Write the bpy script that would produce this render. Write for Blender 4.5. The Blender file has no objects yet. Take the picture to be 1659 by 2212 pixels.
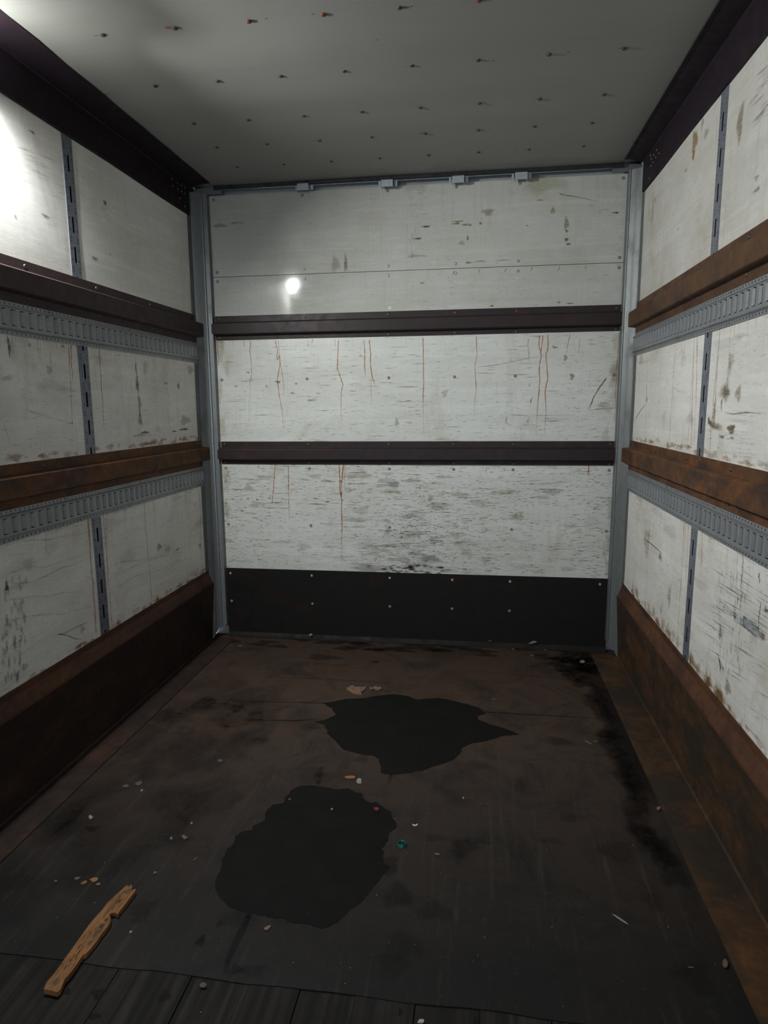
import bpy, bmesh, math, random
from math import sin, cos, pi
from mathutils import Vector, Matrix
random.seed(7)
S = bpy.context.scene
COL = S.collection

# ------------------------------------------------------------------ camera
CAM = Vector((.4038, 0, 1.4489)); YAW, PIT, ROL, F = .1416, -.1612, -.0073, 1410.7
fw = Vector((-sin(YAW)*cos(PIT), cos(YAW)*cos(PIT), sin(PIT)))
r0 = Vector((cos(YAW), sin(YAW), 0)); u0 = r0.cross(fw)
rt = r0*cos(ROL)+u0*sin(ROL); up = u0*cos(ROL)-r0*sin(ROL)
cd = bpy.data.cameras.new('camera'); cam = bpy.data.objects.new('camera', cd); COL.objects.link(cam)
cd.sensor_fit = 'HORIZONTAL'; cd.sensor_width = 36; cd.lens = F/1659*36; cd.clip_start = .02
M = Matrix((rt, up, -fw)).transposed().to_4x4(); M.translation = CAM
cam.matrix_world = M
S.camera = cam

# ------------------------------------------------------------------ light
S.view_settings.view_transform = 'Standard'
S.view_settings.look = 'None'; S.view_settings.gamma = 1; S.view_settings.use_curve_mapping = False
S.view_settings.exposure = 0.0
wd = bpy.data.worlds.new('world'); S.world = wd; wd.use_nodes = True
bg = wd.node_tree.nodes['Background']; bg.inputs[0].default_value = (.80, .88, 1, 1); bg.inputs[1].default_value = 2.1
LAMP_W = 42.0         # watts of the flood lamp under the left roof rail (its builder is further down)
FILL_W = 1.7  # watts of the added fill that brightens the ceiling above the lamp
por = bpy.data.lights.new('doorway_portal', 'AREA'); por.shape = 'RECTANGLE'; por.size = 2.46; por.size_y = 2.68; por.cycles.is_portal = True
poo = bpy.data.objects.new('doorway_portal', por); COL.objects.link(poo); poo.location = (0, -2.6, 1.35); poo.rotation_euler = Vector((0, 1, 0)).to_track_quat('-Z', 'Z').to_euler()

# ------------------------------------------------------------------ place
W = 1.235; D = 3.839; H = 2.69; Y0 = -2.6

# a point of the photograph carried onto a surface of the room (floor, wall...)
def un(px, py, ax, v):
    d = fw+rt*((px-829.5)/F)-up*((py-1106)/F)
    return CAM+d*((v-CAM[ax])/d[ax])
def crop(ox, oy, s, pts): return [(ox+x/s, oy+y/s) for x, y in pts]

# ------------------------------------------------------------------ materials
class NT:
    def __init__(s, name):
        s.m = bpy.data.materials.new(name); s.m.use_nodes = True
        s.t = s.m.node_tree; s.p = s.t.nodes['Principled BSDF']
        s.co = s.t.nodes.new('ShaderNodeNewGeometry').outputs['Position']
    def n(s, typ, **k):
        nd = s.t.nodes.new(typ)
        for a, b in k.items(): setattr(nd, a, b)
        return nd
    def l(s, a, b): s.t.links.new(a, b)
    def noise(s, scale=(1, 1, 1), sc=5, det=4, rough=.6, dist=0, off=0):
        mp = s.n('ShaderNodeMapping'); mp.inputs['Scale'].default_value = scale
        mp.inputs['Location'].default_value = (off, off*.7, off*1.3)
        s.l(s.co, mp.inputs[0])
        nz = s.n('ShaderNodeTexNoise'); s.l(mp.outputs[0], nz.inputs[0])
        nz.inputs['Scale'].default_value = sc; nz.inputs['Detail'].default_value = det
        nz.inputs['Roughness'].default_value = rough; nz.inputs['Distortion'].default_value = dist
        return nz.outputs['Fac']
    def ramp(s, fac, stops):
        r = s.n('ShaderNodeValToRGB'); s.l(fac, r.inputs[0]); e = r.color_ramp.elements
        while len(e) < len(stops): e.new(.5)
        for i, (p, c) in enumerate(stops):
            e[i].position = p; e[i].color = (c, c, c, 1) if not isinstance(c, tuple) else (*c, 1)
        return r.outputs[0]
    def mix(s, fac, a, b, mode='MIX'):
        m = s.n('ShaderNodeMix', data_type='RGBA', blend_type=mode)
        for sock, v in ((m.inputs[0], fac), (m.inputs[6], a), (m.inputs[7], b)):
            if isinstance(v, (int, float)): sock.default_value = v
            elif isinstance(v, tuple): sock.default_value = (*v, 1)
            else: s.l(v, sock)
        return m.outputs[2]
    def mul(s, a, b, op='MULTIPLY'):
        m = s.n('ShaderNodeMath', operation=op)
        for i, v in enumerate((a, b)):
            if isinstance(v, (int, float)): m.inputs[i].default_value = v
            else: s.l(v, m.inputs[i])
        return m.outputs[0]
    def height(s, z0, z1, a, b):     # a value that goes with the height on the wall (wear is stronger low down)
        sp = s.n('ShaderNodeSeparateXYZ'); s.l(s.co, sp.inputs[0])
        mr = s.n('ShaderNodeMapRange'); s.l(sp.outputs[2], mr.inputs[0])
        for i, v in enumerate((z0, z1, a, b)): mr.inputs[i+1].default_value = v
        return mr.outputs[0]
    def bump(s, h, strength=.2, dist=.002):
        b = s.n('ShaderNodeBump'); b.inputs['Strength'].default_value = strength; b.inputs['Distance'].default_value = dist
        s.l(h, b.inputs['Height']); s.l(b.outputs[0], s.p.inputs['Normal'])
    def base(s, v):
        if isinstance(v, tuple): s.p.inputs['Base Color'].default_value = (*v, 1)
        else: s.l(v, s.p.inputs['Base Color'])
    def set(s, rough=None, metal=None, spec=None):
        if rough is not None:
            if isinstance(rough, (int, float)): s.p.inputs['Roughness'].default_value = rough
            else: s.l(rough, s.p.inputs['Roughness'])
        if metal is not None: s.p.inputs['Metallic'].default_value = metal
        if spec is not None: s.p.inputs['Specular IOR Level'].default_value = spec

def m_panel(name, col, dirt, rough, spec, wear_lo, wear_hi, bump=.16):
    t = NT(name)
    dark = tuple(c*.50 for c in col); tan = (.36, .30, .185)
    big = t.ramp(t.noise((1, 1, 1.6), 1.6, 5, .65, .4), [(.36, .0), (.72, 1.)])
    c = t.mix(t.mul(big, .62*dirt), col, (col[0]*.62, col[1]*.60, col[2]*.52))
    band = t.ramp(t.noise((.5, .5, 9), 1.7, 3, .6, .2, 3), [(.40, 0.), (.70, 1.)])
    c = t.mix(t.mul(band, .30*dirt), c, tuple(x*.70 for x in col))
    lite = t.ramp(t.noise((.6, .6, 12), 2.3, 4, .7, .5, 9), [(.52, 0.), (.75, 1.)])
    c = t.mix(t.mul(lite, .35), c, tuple(min(1, x*1.22) for x in col))
    tn = t.ramp(t.noise((1, 1, .55), 3.2, 6, .7, .6, 15), [(.56, 0.), (.74, 1.)])
    c = t.mix(t.mul(tn, .50*dirt), c, tan)
    wear = t.height(.4, 2.4, wear_lo, wear_hi)
    s1 = t.ramp(t.noise((1, 1, 11), 20, 5, .72, .15, 21), [(.56, 0.), (.66, 1.)])
    m1 = t.ramp(t.noise((1, 1, 2), 2.2, 4, .6, 0, 31), [(.40, 0.), (.62, 1.)])
    c = t.mix(t.mul(t.mul(s1, m1), wear), c, dark)
    s2 = t.ramp(t.noise((1, 1, 9), 48, 4, .8, .2, 41), [(.60, 0.), (.70, 1.)])
    c = t.mix(t.mul(s2, wear), c, tuple(x*.4 for x in col))
    fine = t.noise((30, 30, 1.2), 6, 3, .6, 0, 51)
    c = t.mix(t.mul(t.ramp(fine, [(.5, 0.), (.75, 1.)]), .16*dirt), c, dark)
    vs = t.ramp(t.noise((14, 14, 1.1), 3.2, 5, .7, .3, 81), [(.52, 0.), (.72, 1.)])
    vm = t.ramp(t.noise((1, 1, 1), 2.6, 3, .6, 0, 91), [(.45, 0.), (.65, 1.)])
    c = t.mix(t.mul(t.mul(vs, vm), .38*dirt), c, (col[0]*.5, col[1]*.45, col[2]*.34))
    lt = t.ramp(t.noise((1, 1, 7), 11, 5, .75, .4, 101), [(.56, 0.), (.68, 1.)])
    c = t.mix(t.mul(lt, .40), c, tuple(min(1, x*1.18) for x in col))
    t.base(c)
    rr = t.ramp(t.noise((1, 1, 3), 3, 4, .6, 0, 61), [(.3, rough), (.8, min(1, rough*1.9))])
    t.set(rr, 0, spec)
    t.bump(t.noise((1, 1, 20), 9, 4, .7, 0, 71), bump, .0009)
    return t.m
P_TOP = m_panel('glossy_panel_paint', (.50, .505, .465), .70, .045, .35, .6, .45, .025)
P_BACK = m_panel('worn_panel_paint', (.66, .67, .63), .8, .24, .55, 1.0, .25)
P_UPR = m_panel('shaded_grimy_panel_paint', (.64, .625, .585), 1.2, .36, .4, .5, .3)  # grimy upper right sheets; their shade is also mixed into the darker base colour
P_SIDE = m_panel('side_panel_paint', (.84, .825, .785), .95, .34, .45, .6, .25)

def m_ceiling():
    t = NT('ceiling_liner_white'); col = (.28, .28, .258)
    a = t.ramp(t.noise((1, 1, 1), 1.3, 4, .55, .3), [(.35, 0.), (.7, 1.)])
    c = t.mix(t.mul(a, .35), col, (.215, .21, .185))
    g = t.ramp(t.noise((1, 12, 1), 2, 4, .6, 0, 5), [(.5, 0.), (.8, 1.)])
    c = t.mix(t.mul(g, .18), c, (.18, .182, .155))
    w = t.noise((1, 1, 1), 260, 2, .5, 0, 8)
    c = t.mix(t.mul(w, .18), c, (.18, .18, .165))
    t.base(c); t.set(.5, 0, .35); t.bump(w, .12, .0006)
    return t.m
CEIL = m_ceiling()

def m_rust(name, dark, orange, amount, rough=.55, spec=.16, dirt=(.02, .017, .016)):
    t = NT(name)
    n1 = t.ramp(t.noise((1, 1, 2.2), 4, 6, .7, .4, amount*10), [(.62-amount*.35, 0.), (.80-amount*.22, 1.)])
    c = t.mix(n1, dark, orange)
    n2 = t.ramp(t.noise((1, 1, 1), 30, 4, .7, 0, 4), [(.40, 0.), (.72, 1.)])
    c = t.mix(t.mul(n2, .45), c, tuple(x*.55 for x in dark))
    n3 = t.ramp(t.noise((1.3, 1.3, 14), 5, 4, .7, .2, 14), [(.60, 0.), (.74, 1.)])
    c = t.mix(t.mul(n3, .5), c, dirt)
    t.base(c)
    t.set(t.ramp(t.noise((1, 1, 1), 18, 4, .6, 0, 24), [(.3, rough*.75), (.75, min(1, rough*1.35))]), 0, spec)
    t.bump(t.noise((1, 1, 1), 70, 5, .7, 0, 34), .3, .0012)
    return t.m
R_BACKRAIL = m_rust('dark_painted_rusty_steel', (.034, .025, .025), (.070, .034, .024), .15, .42)
R_UPL = m_rust('plum_brown_rusty_steel', (.058, .040, .040), (.120, .055, .034), .15, .5)
R_UPR = m_rust('ochre_brown_rusty_steel', (.070, .036, .026), (.115, .060, .026), .8, .5)
R_LOW = m_rust('orange_rusty_steel', (.062, .036, .025), (.200, .078, .024), .62, .6)
R_LOWL = m_rust('brown_rusty_steel', (.070, .040, .028), (.190, .075, .026), .6, .6)
R_ROOF = m_rust('dark_plum_roof_steel', (.018, .012, .017), (.030, .015, .014), .2, .6)
R_KICKB = m_rust('blackened_steel', (.010, .0095, .0085), (.022, .011, .008), .30, .6, .2)
R_KICKR = m_rust('scuffed_rusty_steel', (.040, .030, .022), (.120, .056, .024), .50, .55)
R_KICKL = m_rust('dark_red_rusty_steel', (.030, .021, .018), (.070, .034, .022), .45, .6)
R_KTOP = m_rust('lighter_rusty_steel_edge', (.070, .036, .026), (.150, .066, .030), .6, .5)  # lighter tone for the top flange of the side kick plates
R_HEAD = m_rust('dark_header_steel', (.020, .021, .024), (.030, .030, .032), .2, .3, .5)

def m_galv(name, col, metal=.55, rough=.42, speck=.4):
    t = NT(name)
    v = t.n('ShaderNodeTexVoronoi'); v.inputs['Scale'].default_value = 85; t.l(t.co, v.inputs[0])
    sp = t.ramp(v.outputs['Color'], [(.2, 0.), (.9, 1.)])
    c = t.mix(t.mul(sp, .35), col, tuple(x*.72 for x in col))
    n = t.ramp(t.noise((1, 1, .4), 9, 5, .7, .4, 3), [(.5, 0.), (.72, 1.)])
    c = t.mix(t.mul(n, speck), c, (col[0]*.45, col[1]*.47, col[2]*.46))
    n2 = t.ramp(t.noise((3, 3, .3), 22, 4, .7, 0, 13), [(.60, 0.), (.72, 1.)])
    c = t.mix(t.mul(n2, .5), c, tuple(min(1, x*1.5) for x in col))
    t.base(c); t.set(t.ramp(n, [(0, rough), (1, rough*1.4)]), metal, .5)
    t.bump(t.noise((1, 1, 1), 90, 3, .6, 0, 23), .12, .0008)
    return t.m
GALV = m_galv('galvanised_steel', (.185, .198, .195), .5, .5)
GALV_T = m_galv('galvanised_track_steel', (.30, .315, .33), .45, .38, .3)
GALV_P = m_galv('grey_blue_slotted_steel', (.215, .235, .275), .45, .45, .5)
GALV_B = m_galv('bright_clip_zinc', (.42, .46, .47), .4, .35, .1)
SCREW = m_galv('screw_zinc', (.42, .42, .40), .6, .35, .3)
BLUEBEAD = m_galv('polished_bead_zinc', (.52, .58, .62), .85, .22, .1)

def m_plain(name, col, rough=.6, spec=.3, var=.3, sc=30, stretch=(1, 1, 1), metal=0):
    t = NT(name)
    c = t.mix(t.mul(t.ramp(t.noise(stretch, sc, 5, .7, .3), [(.35, 0.), (.7, 1.)]), var), col, tuple(x*.35 for x in col))
    t.base(c); t.set(rough, metal, spec); t.bump(t.noise(stretch, sc*2, 3), .2, .001)
    return t.m
BLACK = m_plain('dark_gap', (.006, .006, .006), .9, .1)
RIVETD = m_plain('grimy_rivet', (.050, .047, .042), .5, .3)
RIVETR = m_plain('rusty_rivet', (.17, .045, .025), .6, .3)
WOOD = m_plain('split_pine_wood', (.27, .122, .042), .65, .25, .85, 14, (5, 1, 1))
CARD = m_plain('torn_brown_cardboard', (.22, .14, .095), .85, .1, .7, 60)
CHIPW = m_plain('pale_chip', (.27, .25, .22), .7, .2, .35, 60)
CHIPG = m_plain('grey_flake', (.09, .087, .08), .7, .2, .4, 60)
CHIPO = m_plain('orange_chip', (.30, .13, .04), .7, .2, .4, 60)
GREEN = m_plain('green_plastic', (.006, .10, .08), .3, .5, .1)
RED = m_plain('dark_red_plastic', (.14, .008, .015), .4, .5, .1)

def m_floor():
    t = NT('floor_sheet_steel')
    br = t.ramp(t.noise((1, 1, 1), 1.7, 6, .65, .5), [(.42, 0.), (.66, 1.)])
    sp = t.n('ShaderNodeSeparateXYZ'); t.l(t.co, sp.inputs[0])
    mr = t.n('ShaderNodeMapRange'); t.l(sp.outputs[1], mr.inputs[0])
    for i, v in enumerate((1.5, 2.9, .0, 1.0)): mr.inputs[i+1].default_value = v
    c = t.mix(t.mul(br, .7), (.0125, .0120, .0122), (.019, .0145, .012))
    c = t.mix(t.mul(mr.outputs[0], .8), c, (.068, .043, .030))
    g = t.ramp(t.noise((1, 1, 1), 4.2, 6, .7, .7, 7), [(.46, 0.), (.70, 1.)])
    c = t.mix(t.mul(g, .75), c, (.011, .0105, .0105))
    f = t.ramp(t.noise((14, .7, 1), 3.2, 5, .75, .15, 17), [(.56, 0.), (.72, 1.)])
    c = t.mix(t.mul(f, .45), c, (.060, .054, .047))
    s = t.ramp(t.noise((1, 1, 1), 55, 5, .8, 0, 27), [(.58, 0.), (.72, 1.)])
    c = t.mix(t.mul(s, .42), c, (.075, .064, .053))
    s = t.ramp(t.noise((1, 1, 1), 24, 6, .8, .3, 37), [(.55, 0.), (.70, 1.)])
    c = t.mix(t.mul(s, .45), c, (.014, .0125, .012))
    t.base(c); t.set(t.ramp(g, [(0, .55), (1, .7)]), 0, .16)
    t.bump(t.noise((1, 1, 1), 45, 5, .7, 0, 47), .3, .0016)
    return t.m
FLOOR = m_floor()
def m_plank():
    t = NT('worn_deck_planks')
    a = t.ramp(t.noise((22, .5, 1), 2.0, 4, .6, .1), [(.40, 0.), (.62, 1.)])
    c = t.mix(a, (.015, .0138, .0135), (.036, .031, .026))
    b = t.ramp(t.noise((1, 1, 1), 5, 5, .7, .5, 7), [(.42, 0.), (.68, 1.)])
    c = t.mix(t.mul(b, .75), c, (.014, .013, .0125))
    s = t.ramp(t.noise((60, 2, 1), 3, 4, .7, 0, 9), [(.55, 0.), (.75, 1.)])
    c = t.mix(t.mul(s, .4), c, (.03, .027, .026))
    t.base(c); t.set(.75, 0, .1); t.bump(s, .4, .0015)
    return t.m
PLANK = m_plank()
def m_wet():
    t = NT('wet_stain')
    n = t.ramp(t.noise((1, 1, 1), 9, 5, .7, .4), [(.45, 0.), (.75, 1.)])
    t.base(t.mix(n, (.0055, .0054, .0049), (.0095, .009, .0082))); t.set(.6, 0, .10)
    t.bump(t.noise((1, 1, 1), 50, 4, .7), .15, .0008)
    return t.m
WET = m_wet()
# a film of dirt or rust on the paint: colour and cover come from the stain's own mesh
def m_stain(name, grain, lo=.12):
    t = NT(name); at = t.n('ShaderNodeAttribute', attribute_name='stain')
    t.l(at.outputs['Color'], t.p.inputs['Base Color']); t.set(.75, 0, .15)
    n = t.ramp(t.noise(grain, 1, 5, .75, .3, 5), [(.36, lo), (.58, 1.)])
    al = t.mul(at.outputs['Alpha'], n)
    t.l(al, t.p.inputs['Alpha'])
    return t.m
STAIN = m_stain('stain_film', (28, 28, 210), .30)
STAIN_V = m_stain('run_film', (180, 180, 14), .35)
STAIN_F = m_stain('floor_grime_film', (35, 35, 1), .55)

# ------------------------------------------------------------------ mesh helpers
def link(name, me, parent=None, kind=None, label=None, cat=None, group=None):
    o = bpy.data.objects.new(name, me); COL.objects.link(o)
    if parent is not None: o.parent = parent
    if kind: o['kind'] = kind
    if label: o['label'] = label
    if cat: o['category'] = cat
    if group: o['group'] = group
    return o

class MB:
    def __init__(s): s.v = []; s.f = []; s.mi = []; s.mats = []; s.c = {}; s.smooth = False
    def mat(s, m):
        if m not in s.mats: s.mats.append(m)
        return s.mats.index(m)
    def add(s, vs, fs, m, cols=None):
        b = len(s.v); s.v += [tuple(v) for v in vs]; k = s.mat(m)
        for f in fs: s.f.append([b+i for i in f]); s.mi.append(k)
        if cols:
            for i, c in enumerate(cols): s.c[b+i] = c
    def box(s, a, b, m):
        x0, y0, z0 = a; x1, y1, z1 = b
        s.add([(x0,y0,z0),(x1,y0,z0),(x1,y1,z0),(x0,y1,z0),(x0,y0,z1),(x1,y0,z1),(x1,y1,z1),(x0,y1,z1)],
              [(0,3,2,1),(4,5,6,7),(0,1,5,4),(1,2,6,5),(2,3,7,6),(3,0,4,7)], m)
    def extrude(s, prof, fn, a, b, m, closed=True, caps=True, seg=1, ends=None):
        # prof: list of 2D points; fn(p, t) -> 3D point
        n = len(prof); vs = []
        ts = [a+(b-a)*i/seg for i in range(seg+1)]
        for k, t in enumerate(ts):
            for p in prof: vs.append(fn(p, t))
        fs = []
        for k in range(seg):
            for i in range(n if closed else n-1):
                j = (i+1) % n
                fs.append((k*n+i, k*n+j, (k+1)*n+j, (k+1)*n+i))
        if caps and closed: fs.append(tuple(range(n))); fs.append(tuple(reversed(range(seg*n, seg*n+n))))
        s.add(vs, fs, m)
    def build(s, name, parent=None, origin=None, bevel=0, **k):
        me = bpy.data.meshes.new(name)
        o3 = Vector(origin) if origin is not None else Vector((0, 0, 0))
        me.from_pydata([tuple(Vector(v)-o3) for v in s.v], [], s.f); me.validate(clean_customdata=False)
        for m in s.mats: me.materials.append(m)
        if len(me.polygons) == len(s.mi): me.polygons.foreach_set('material_index', s.mi)
        if s.c:
            at = me.color_attributes.new('stain', 'FLOAT_COLOR', 'POINT')
            buf = []
            for i in range(len(me.vertices)): buf += list(s.c.get(i, (0, 0, 0, 0)))
            at.data.foreach_set('color', buf)
        if not s.c:
            bm = bmesh.new(); bm.from_mesh(me); bmesh.ops.recalc_face_normals(bm, faces=bm.faces); bm.to_mesh(me); bm.free()
        me.update()
        o = link(name, me, parent, **k)
        o.location = o3
        if bevel:
            b = o.modifiers.new('edge', 'BEVEL'); b.width = bevel; b.segments = 2; b.limit_method = 'ANGLE'; b.angle_limit = .7
            for p in me.polygons: p.use_smooth = True
            b.harden_normals = True
        return o

# stains live in 2D surface coordinates; fn(h, v) -> point just above the surface
class Stains:
    def __init__(s, mb, fn, m=None): s.mb = mb; s.fn = fn; s.m = m or STAIN
    def ribbon(s, pts, w, col, a, taper=True):
        if s.m is STAIN and len(pts) > 8 and abs(pts[-1][0]-pts[0][0]) < abs(pts[-1][1]-pts[0][1]):
            w *= .80; e = 0; q = []       # a run of water wanders a little
            for i, (h, v) in enumerate(pts):
                e = e*.85+random.gauss(0, .0011); q.append((h+e, v))
            pts = q
        vs = []; cs = []; fs = []
        n = len(pts)
        for i, (h, v) in enumerate(pts):
            h0, v0 = pts[max(0, i-1)]; h1, v1 = pts[min(n-1, i+1)]
            dx, dy = h1-h0, v1-v0; L = math.hypot(dx, dy) or 1; nx, ny = -dy/L, dx/L
            ww = w*1.35*random.uniform(.7, 1.3)
            t = i/(n-1)
            aa = min(1, a*1.15)*(1 if not taper else min(1, (1-t)*3.0))*random.uniform(.75, 1.15)
            if i == n-1: aa = 0
            if taper == 'both' and i == 0: aa = 0
            for k, al in ((-1, 0), (-.35, aa), (.35, aa), (1, 0)):
                vs.append(s.fn(h+nx*ww*k, v+ny*ww*k)); cs.append((*col, al))
        for i in range(n-1):
            for k in range(3): fs.append((i*4+k, i*4+k+1, i*4+k+5, i*4+k+4))
        s.mb.add(vs, fs, s.m if s.m is not STAIN or abs(pts[-1][0]-pts[0][0]) > abs(pts[-1][1]-pts[0][1]) else STAIN_V, cs)
    def drip(s, h, v0, v1, w=.0022, col=(.30, .105, .03), a=.8, wob=.004):
        n = max(4, int(abs(v1-v0)/.012)); x = h; pts = []; dx = 0
        for i in range(n+1):
            pts.append((x, v0+(v1-v0)*i/n)); dx = dx*.6+random.gauss(0, wob*.35); x += dx
            x += (h-x)*.08
        s.ribbon(pts, w, col, a)
    def blob(s, h, v, rh, rv, col, a, n=14, rot=0):
        if s.m is STAIN and a > .4: a = min(1, a*1.2)
        vs = [s.fn(h, v)]; cs = [(*col, a)]; ph = random.random()*6
        for ring, al in ((.62, a*.85), (1, 0)):
            for i in range(n):
                t = 2*pi*i/n; r = ring*(1+.22*sin(3*t+ph)+.14*sin(5*t+2*ph))
                x, y = cos(t)*rh*r, sin(t)*rv*r
                vs.append(s.fn(h+x*cos(rot)-y*sin(rot), v+x*sin(rot)+y*cos(rot))); cs.append((*col, al))
        fs = [(0, 1+i, 1+(i+1) % n) for i in range(n)]
        fs += [(1+i, 1+n+i, 1+n+(i+1) % n, 1+(i+1) % n) for i in range(n)]
        s.mb.add(vs, fs, s.m, cs)
    def dash(s, h, v, L, t, col, a, ang=0):
        # a short splinter mark along the grain of the plywood
        k = random.uniform(.2, .8); c, sn = cos(ang), sin(ang)
        P = [(-L/2, 0, 0), (L*(k-.5), t/2, a*.5), (L/2, 0, 0), (L*(k-.5), -t/2, a*.5), (L*(k-.5), 0, a)]
        vs = [s.fn(h+x*c-y*sn, v+x*sn+y*c) for x, y, _ in P]
        s.mb.add(vs, [(0, 4, 1), (1, 4, 2), (2, 4, 3), (3, 4, 0)], s.m, [(*col, q) for _, _, q in P])

GREY = (.075, .07, .06); BRN = (.17, .095, .038); RUST = (.45, .17, .05); TAN = (.27, .20, .095)

# ------------------------------------------------------------------ wall panels
def warp(h, v): return .0013*sin(2.1*h+1)*sin(3.3*v)+.0009*sin(5.3*h+2.2*v)+.0006*sin(9*v+3*h)
def warped_panel(mb, fn, h0, h1, v0, v1, m, nh, nv, depth):
    vs = []; fs = []
    for j in range(nv+1):
        for i in range(nh+1):
            vs.append(fn(h0+(h1-h0)*i/nh, v0+(v1-v0)*j/nv, 0))
    q = nh+1
    for j in range(nv):
        for i in range(nh): fs.append((j*q+i, j*q+i+1, (j+1)*q+i+1, (j+1)*q+i))
    # edge return so that the sheet has its thickness
    rim = [(i, 0) for i in range(nh+1)]+[(nh, j) for j in range(1, nv+1)]+[(i, nv) for i in range(nh-1, -1, -1)]+[(0, j) for j in range(nv-1, 0, -1)]
    b = len(vs)
    for i, j in rim: vs.append(fn(h0+(h1-h0)*i/nh, v0+(v1-v0)*j/nv, -depth))
    for k, (i, j) in enumerate(rim):
        i2, j2 = rim[(k+1) % len(rim)]
        fs.append((j*q+i, j2*q+i2, b+(k+1) % len(rim), b+k))
    mb.add(vs, fs, m)

def dashes(st, n, hr, vr, dens, Lr=(.012, .07), tr=(.0008, .0028), cols=(GREY, GREY, BRN), ar=(.35, .95), ang=.03):
    k = 0; tries = 0
    while k < n and tries < n*30:
        tries += 1
        h = random.uniform(*hr); v = random.uniform(*vr)
        if random.random() > dens(h, v): continue
        L = random.uniform(*Lr)*random.random()+Lr[0]
        st.dash(h, v, L, random.uniform(*tr), random.choice(cols), random.uniform(*ar), random.gauss(0, ang)); k += 1

# back wall: surface at y = D, coordinates (x, z)
mb = MB()
def bfn(h, v, d): return (h, D-warp(h, v)*1.2-d, v)
XL, XR = -1.165, 1.185
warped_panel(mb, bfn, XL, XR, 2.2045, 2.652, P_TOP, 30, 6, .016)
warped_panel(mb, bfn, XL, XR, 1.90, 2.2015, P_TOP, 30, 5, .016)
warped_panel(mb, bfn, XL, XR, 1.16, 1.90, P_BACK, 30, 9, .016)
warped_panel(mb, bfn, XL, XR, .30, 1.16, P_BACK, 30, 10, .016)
mb.add([(-1.3, D+.03, 0), (1.3, D+.03, 0), (1.3, D+.03, 2.8), (-1.3, D+.03, 2.8)], [(0, 1, 2, 3)], GALV_B)
st = Stains(mb, lambda h, v: bfn(h, v, .0005))
def B(px, py): p = un(px, py, 1, D); return p.x, p.z
def bc(ox, oy, s):
    return lambda x, y: B(ox+x/s, oy+y/s)
q1 = bc(440, 420, 1.728); q2 = bc(440, 940, 1.728); q3 = bc(500, 1000, 4.1475); q4 = bc(380, 340, 3.19); q5 = bc(880, 330, 3.072)
def drip_c(st, q, x, y0, y1, **k):
    a = q(x, y0); b = q(x, y1); st.drip(a[0], a[1], b[1], **k)
def path_c(st, q, pts, w, col, a, taper=True, sub=5):
    P = [q(*p) for p in pts]; out = []
    for (a0, b0), (a1, b1) in zip(P, P[1:]):
        for i in range(sub): t = i/sub; out.append((a0+(a1-a0)*t+random.gauss(0, .0006), b0+(b1-b0)*t+random.gauss(0, .0006)))
    out.append(P[-1]); st.ribbon(out, w, col, a, taper)
# rust runs below the upper rail
for x, y1, w, a in ((172, 745, .0022, .75), (151, 575, .002, .5), (110, 570, .002, .4), (388, 572, .0018, .5), (408, 560, .0018, .5), (490, 575, .0018, .5),
                    (1213, 640, .003, .45), (1090, 570, .002, .25), (1405, 590, .002, .5)):
    drip_c(st, q1, x, 540, y1, w=w, a=a, col=RUST)
path_c(st, q1, [(268,545),(274,590),(275,620),(283,600),(284,640),(275,690),(284,760),(296,830),(300,910)], .0028, RUST, .8)
path_c(st, q1, [(278,545),(281,600),(290,650),(296,720),(300,760)], .0022, RUST, .6)
path_c(st, q1, [(504,545),(500,600),(499,650),(510,680),(520,710),(513,760),(513,900)], .0030, RUST, .85)
path_c(st, q1, [(597,545),(602,590),(600,640),(606,690)], .0032, RUST, .7)
path_c(st, q1, [(618,545),(624,590),(623,640),(630,690),(645,720)], .0036, RUST, .85)
path_c(st, q1, [(624,650),(626,800)], .0016, RUST, .35)
path_c(st, q1, [(819,535),(819,600),(822,700),(818,780),(820,915)], .0026, RUST, .8)
path_c(st, q1, [(1017,530),(1018,600),(1012,650),(1014,720),(1008,850)], .0024, RUST, .75)
path_c(st, q1, [(1253,525),(1250,570),(1262,600),(1254,640),(1254,700),(1245,790),(1240,915)], .0034, RUST, .9)
path_c(st, q1, [(1264,525),(1258,570),(1256,610)], .0030, RUST, .9)
path_c(st, q1, [(1285,524),(1284,570),(1277,600),(1282,690),(1274,740),(1278,810),(1271,915)], .0032, RUST, .85)
path_c(st, q1, [(1368,522),(1358,570),(1353,610)], .0022, RUST, .6)
path_c(st, q1, [(1553,515),(1545,600),(1540,700),(1535,830)], .0030, RUST, .7)
path_c(st, q1, [(49,548),(53,600),(56,640)], .0030, RUST, .7)
# below the lower rail
path_c(st, q3, [(393,5),(380,120),(378,200),(365,300),(362,420)], .0030, RUST, .75)
path_c(st, q3, [(510,5),(512,60),(512,250),(515,560)], .0028, RUST, .8)
path_c(st, q3, [(962,10),(968,130),(972,200),(975,260),(990,330),(990,600),(988,700),(995,960)], .0036, RUST, .95, 'end')
path_c(st, q3, [(1005,10),(998,100),(990,200),(985,280)], .0050, (.42,.15,.03), .8)
path_c(st, q3, [(1018,10),(1020,80),(1008,130),(1015,230)], .0026, RUST, .7)
path_c(st, q3, [(247,5),(243,50)], .003, RUST, .7)
for x, y, rh, rv in ((975,165,.008,.006),(985,280,.006,.014),(85,330,.007,.003),(148,322,.007,.004),(232,328,.008,.005),(340,316,.010,.003),(540,190,.010,.002),(760,320,.02,.002),(95,430,.012,.003),(860,350,.015,.004)):
    h, v = q3(x, y); st.blob(h, v, rh*1.2, rv*1.2, (.24,.11,.035), .75)
path_c(st, q2, [(1437,112),(1435,155)], .0034, RUST, .8)
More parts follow.
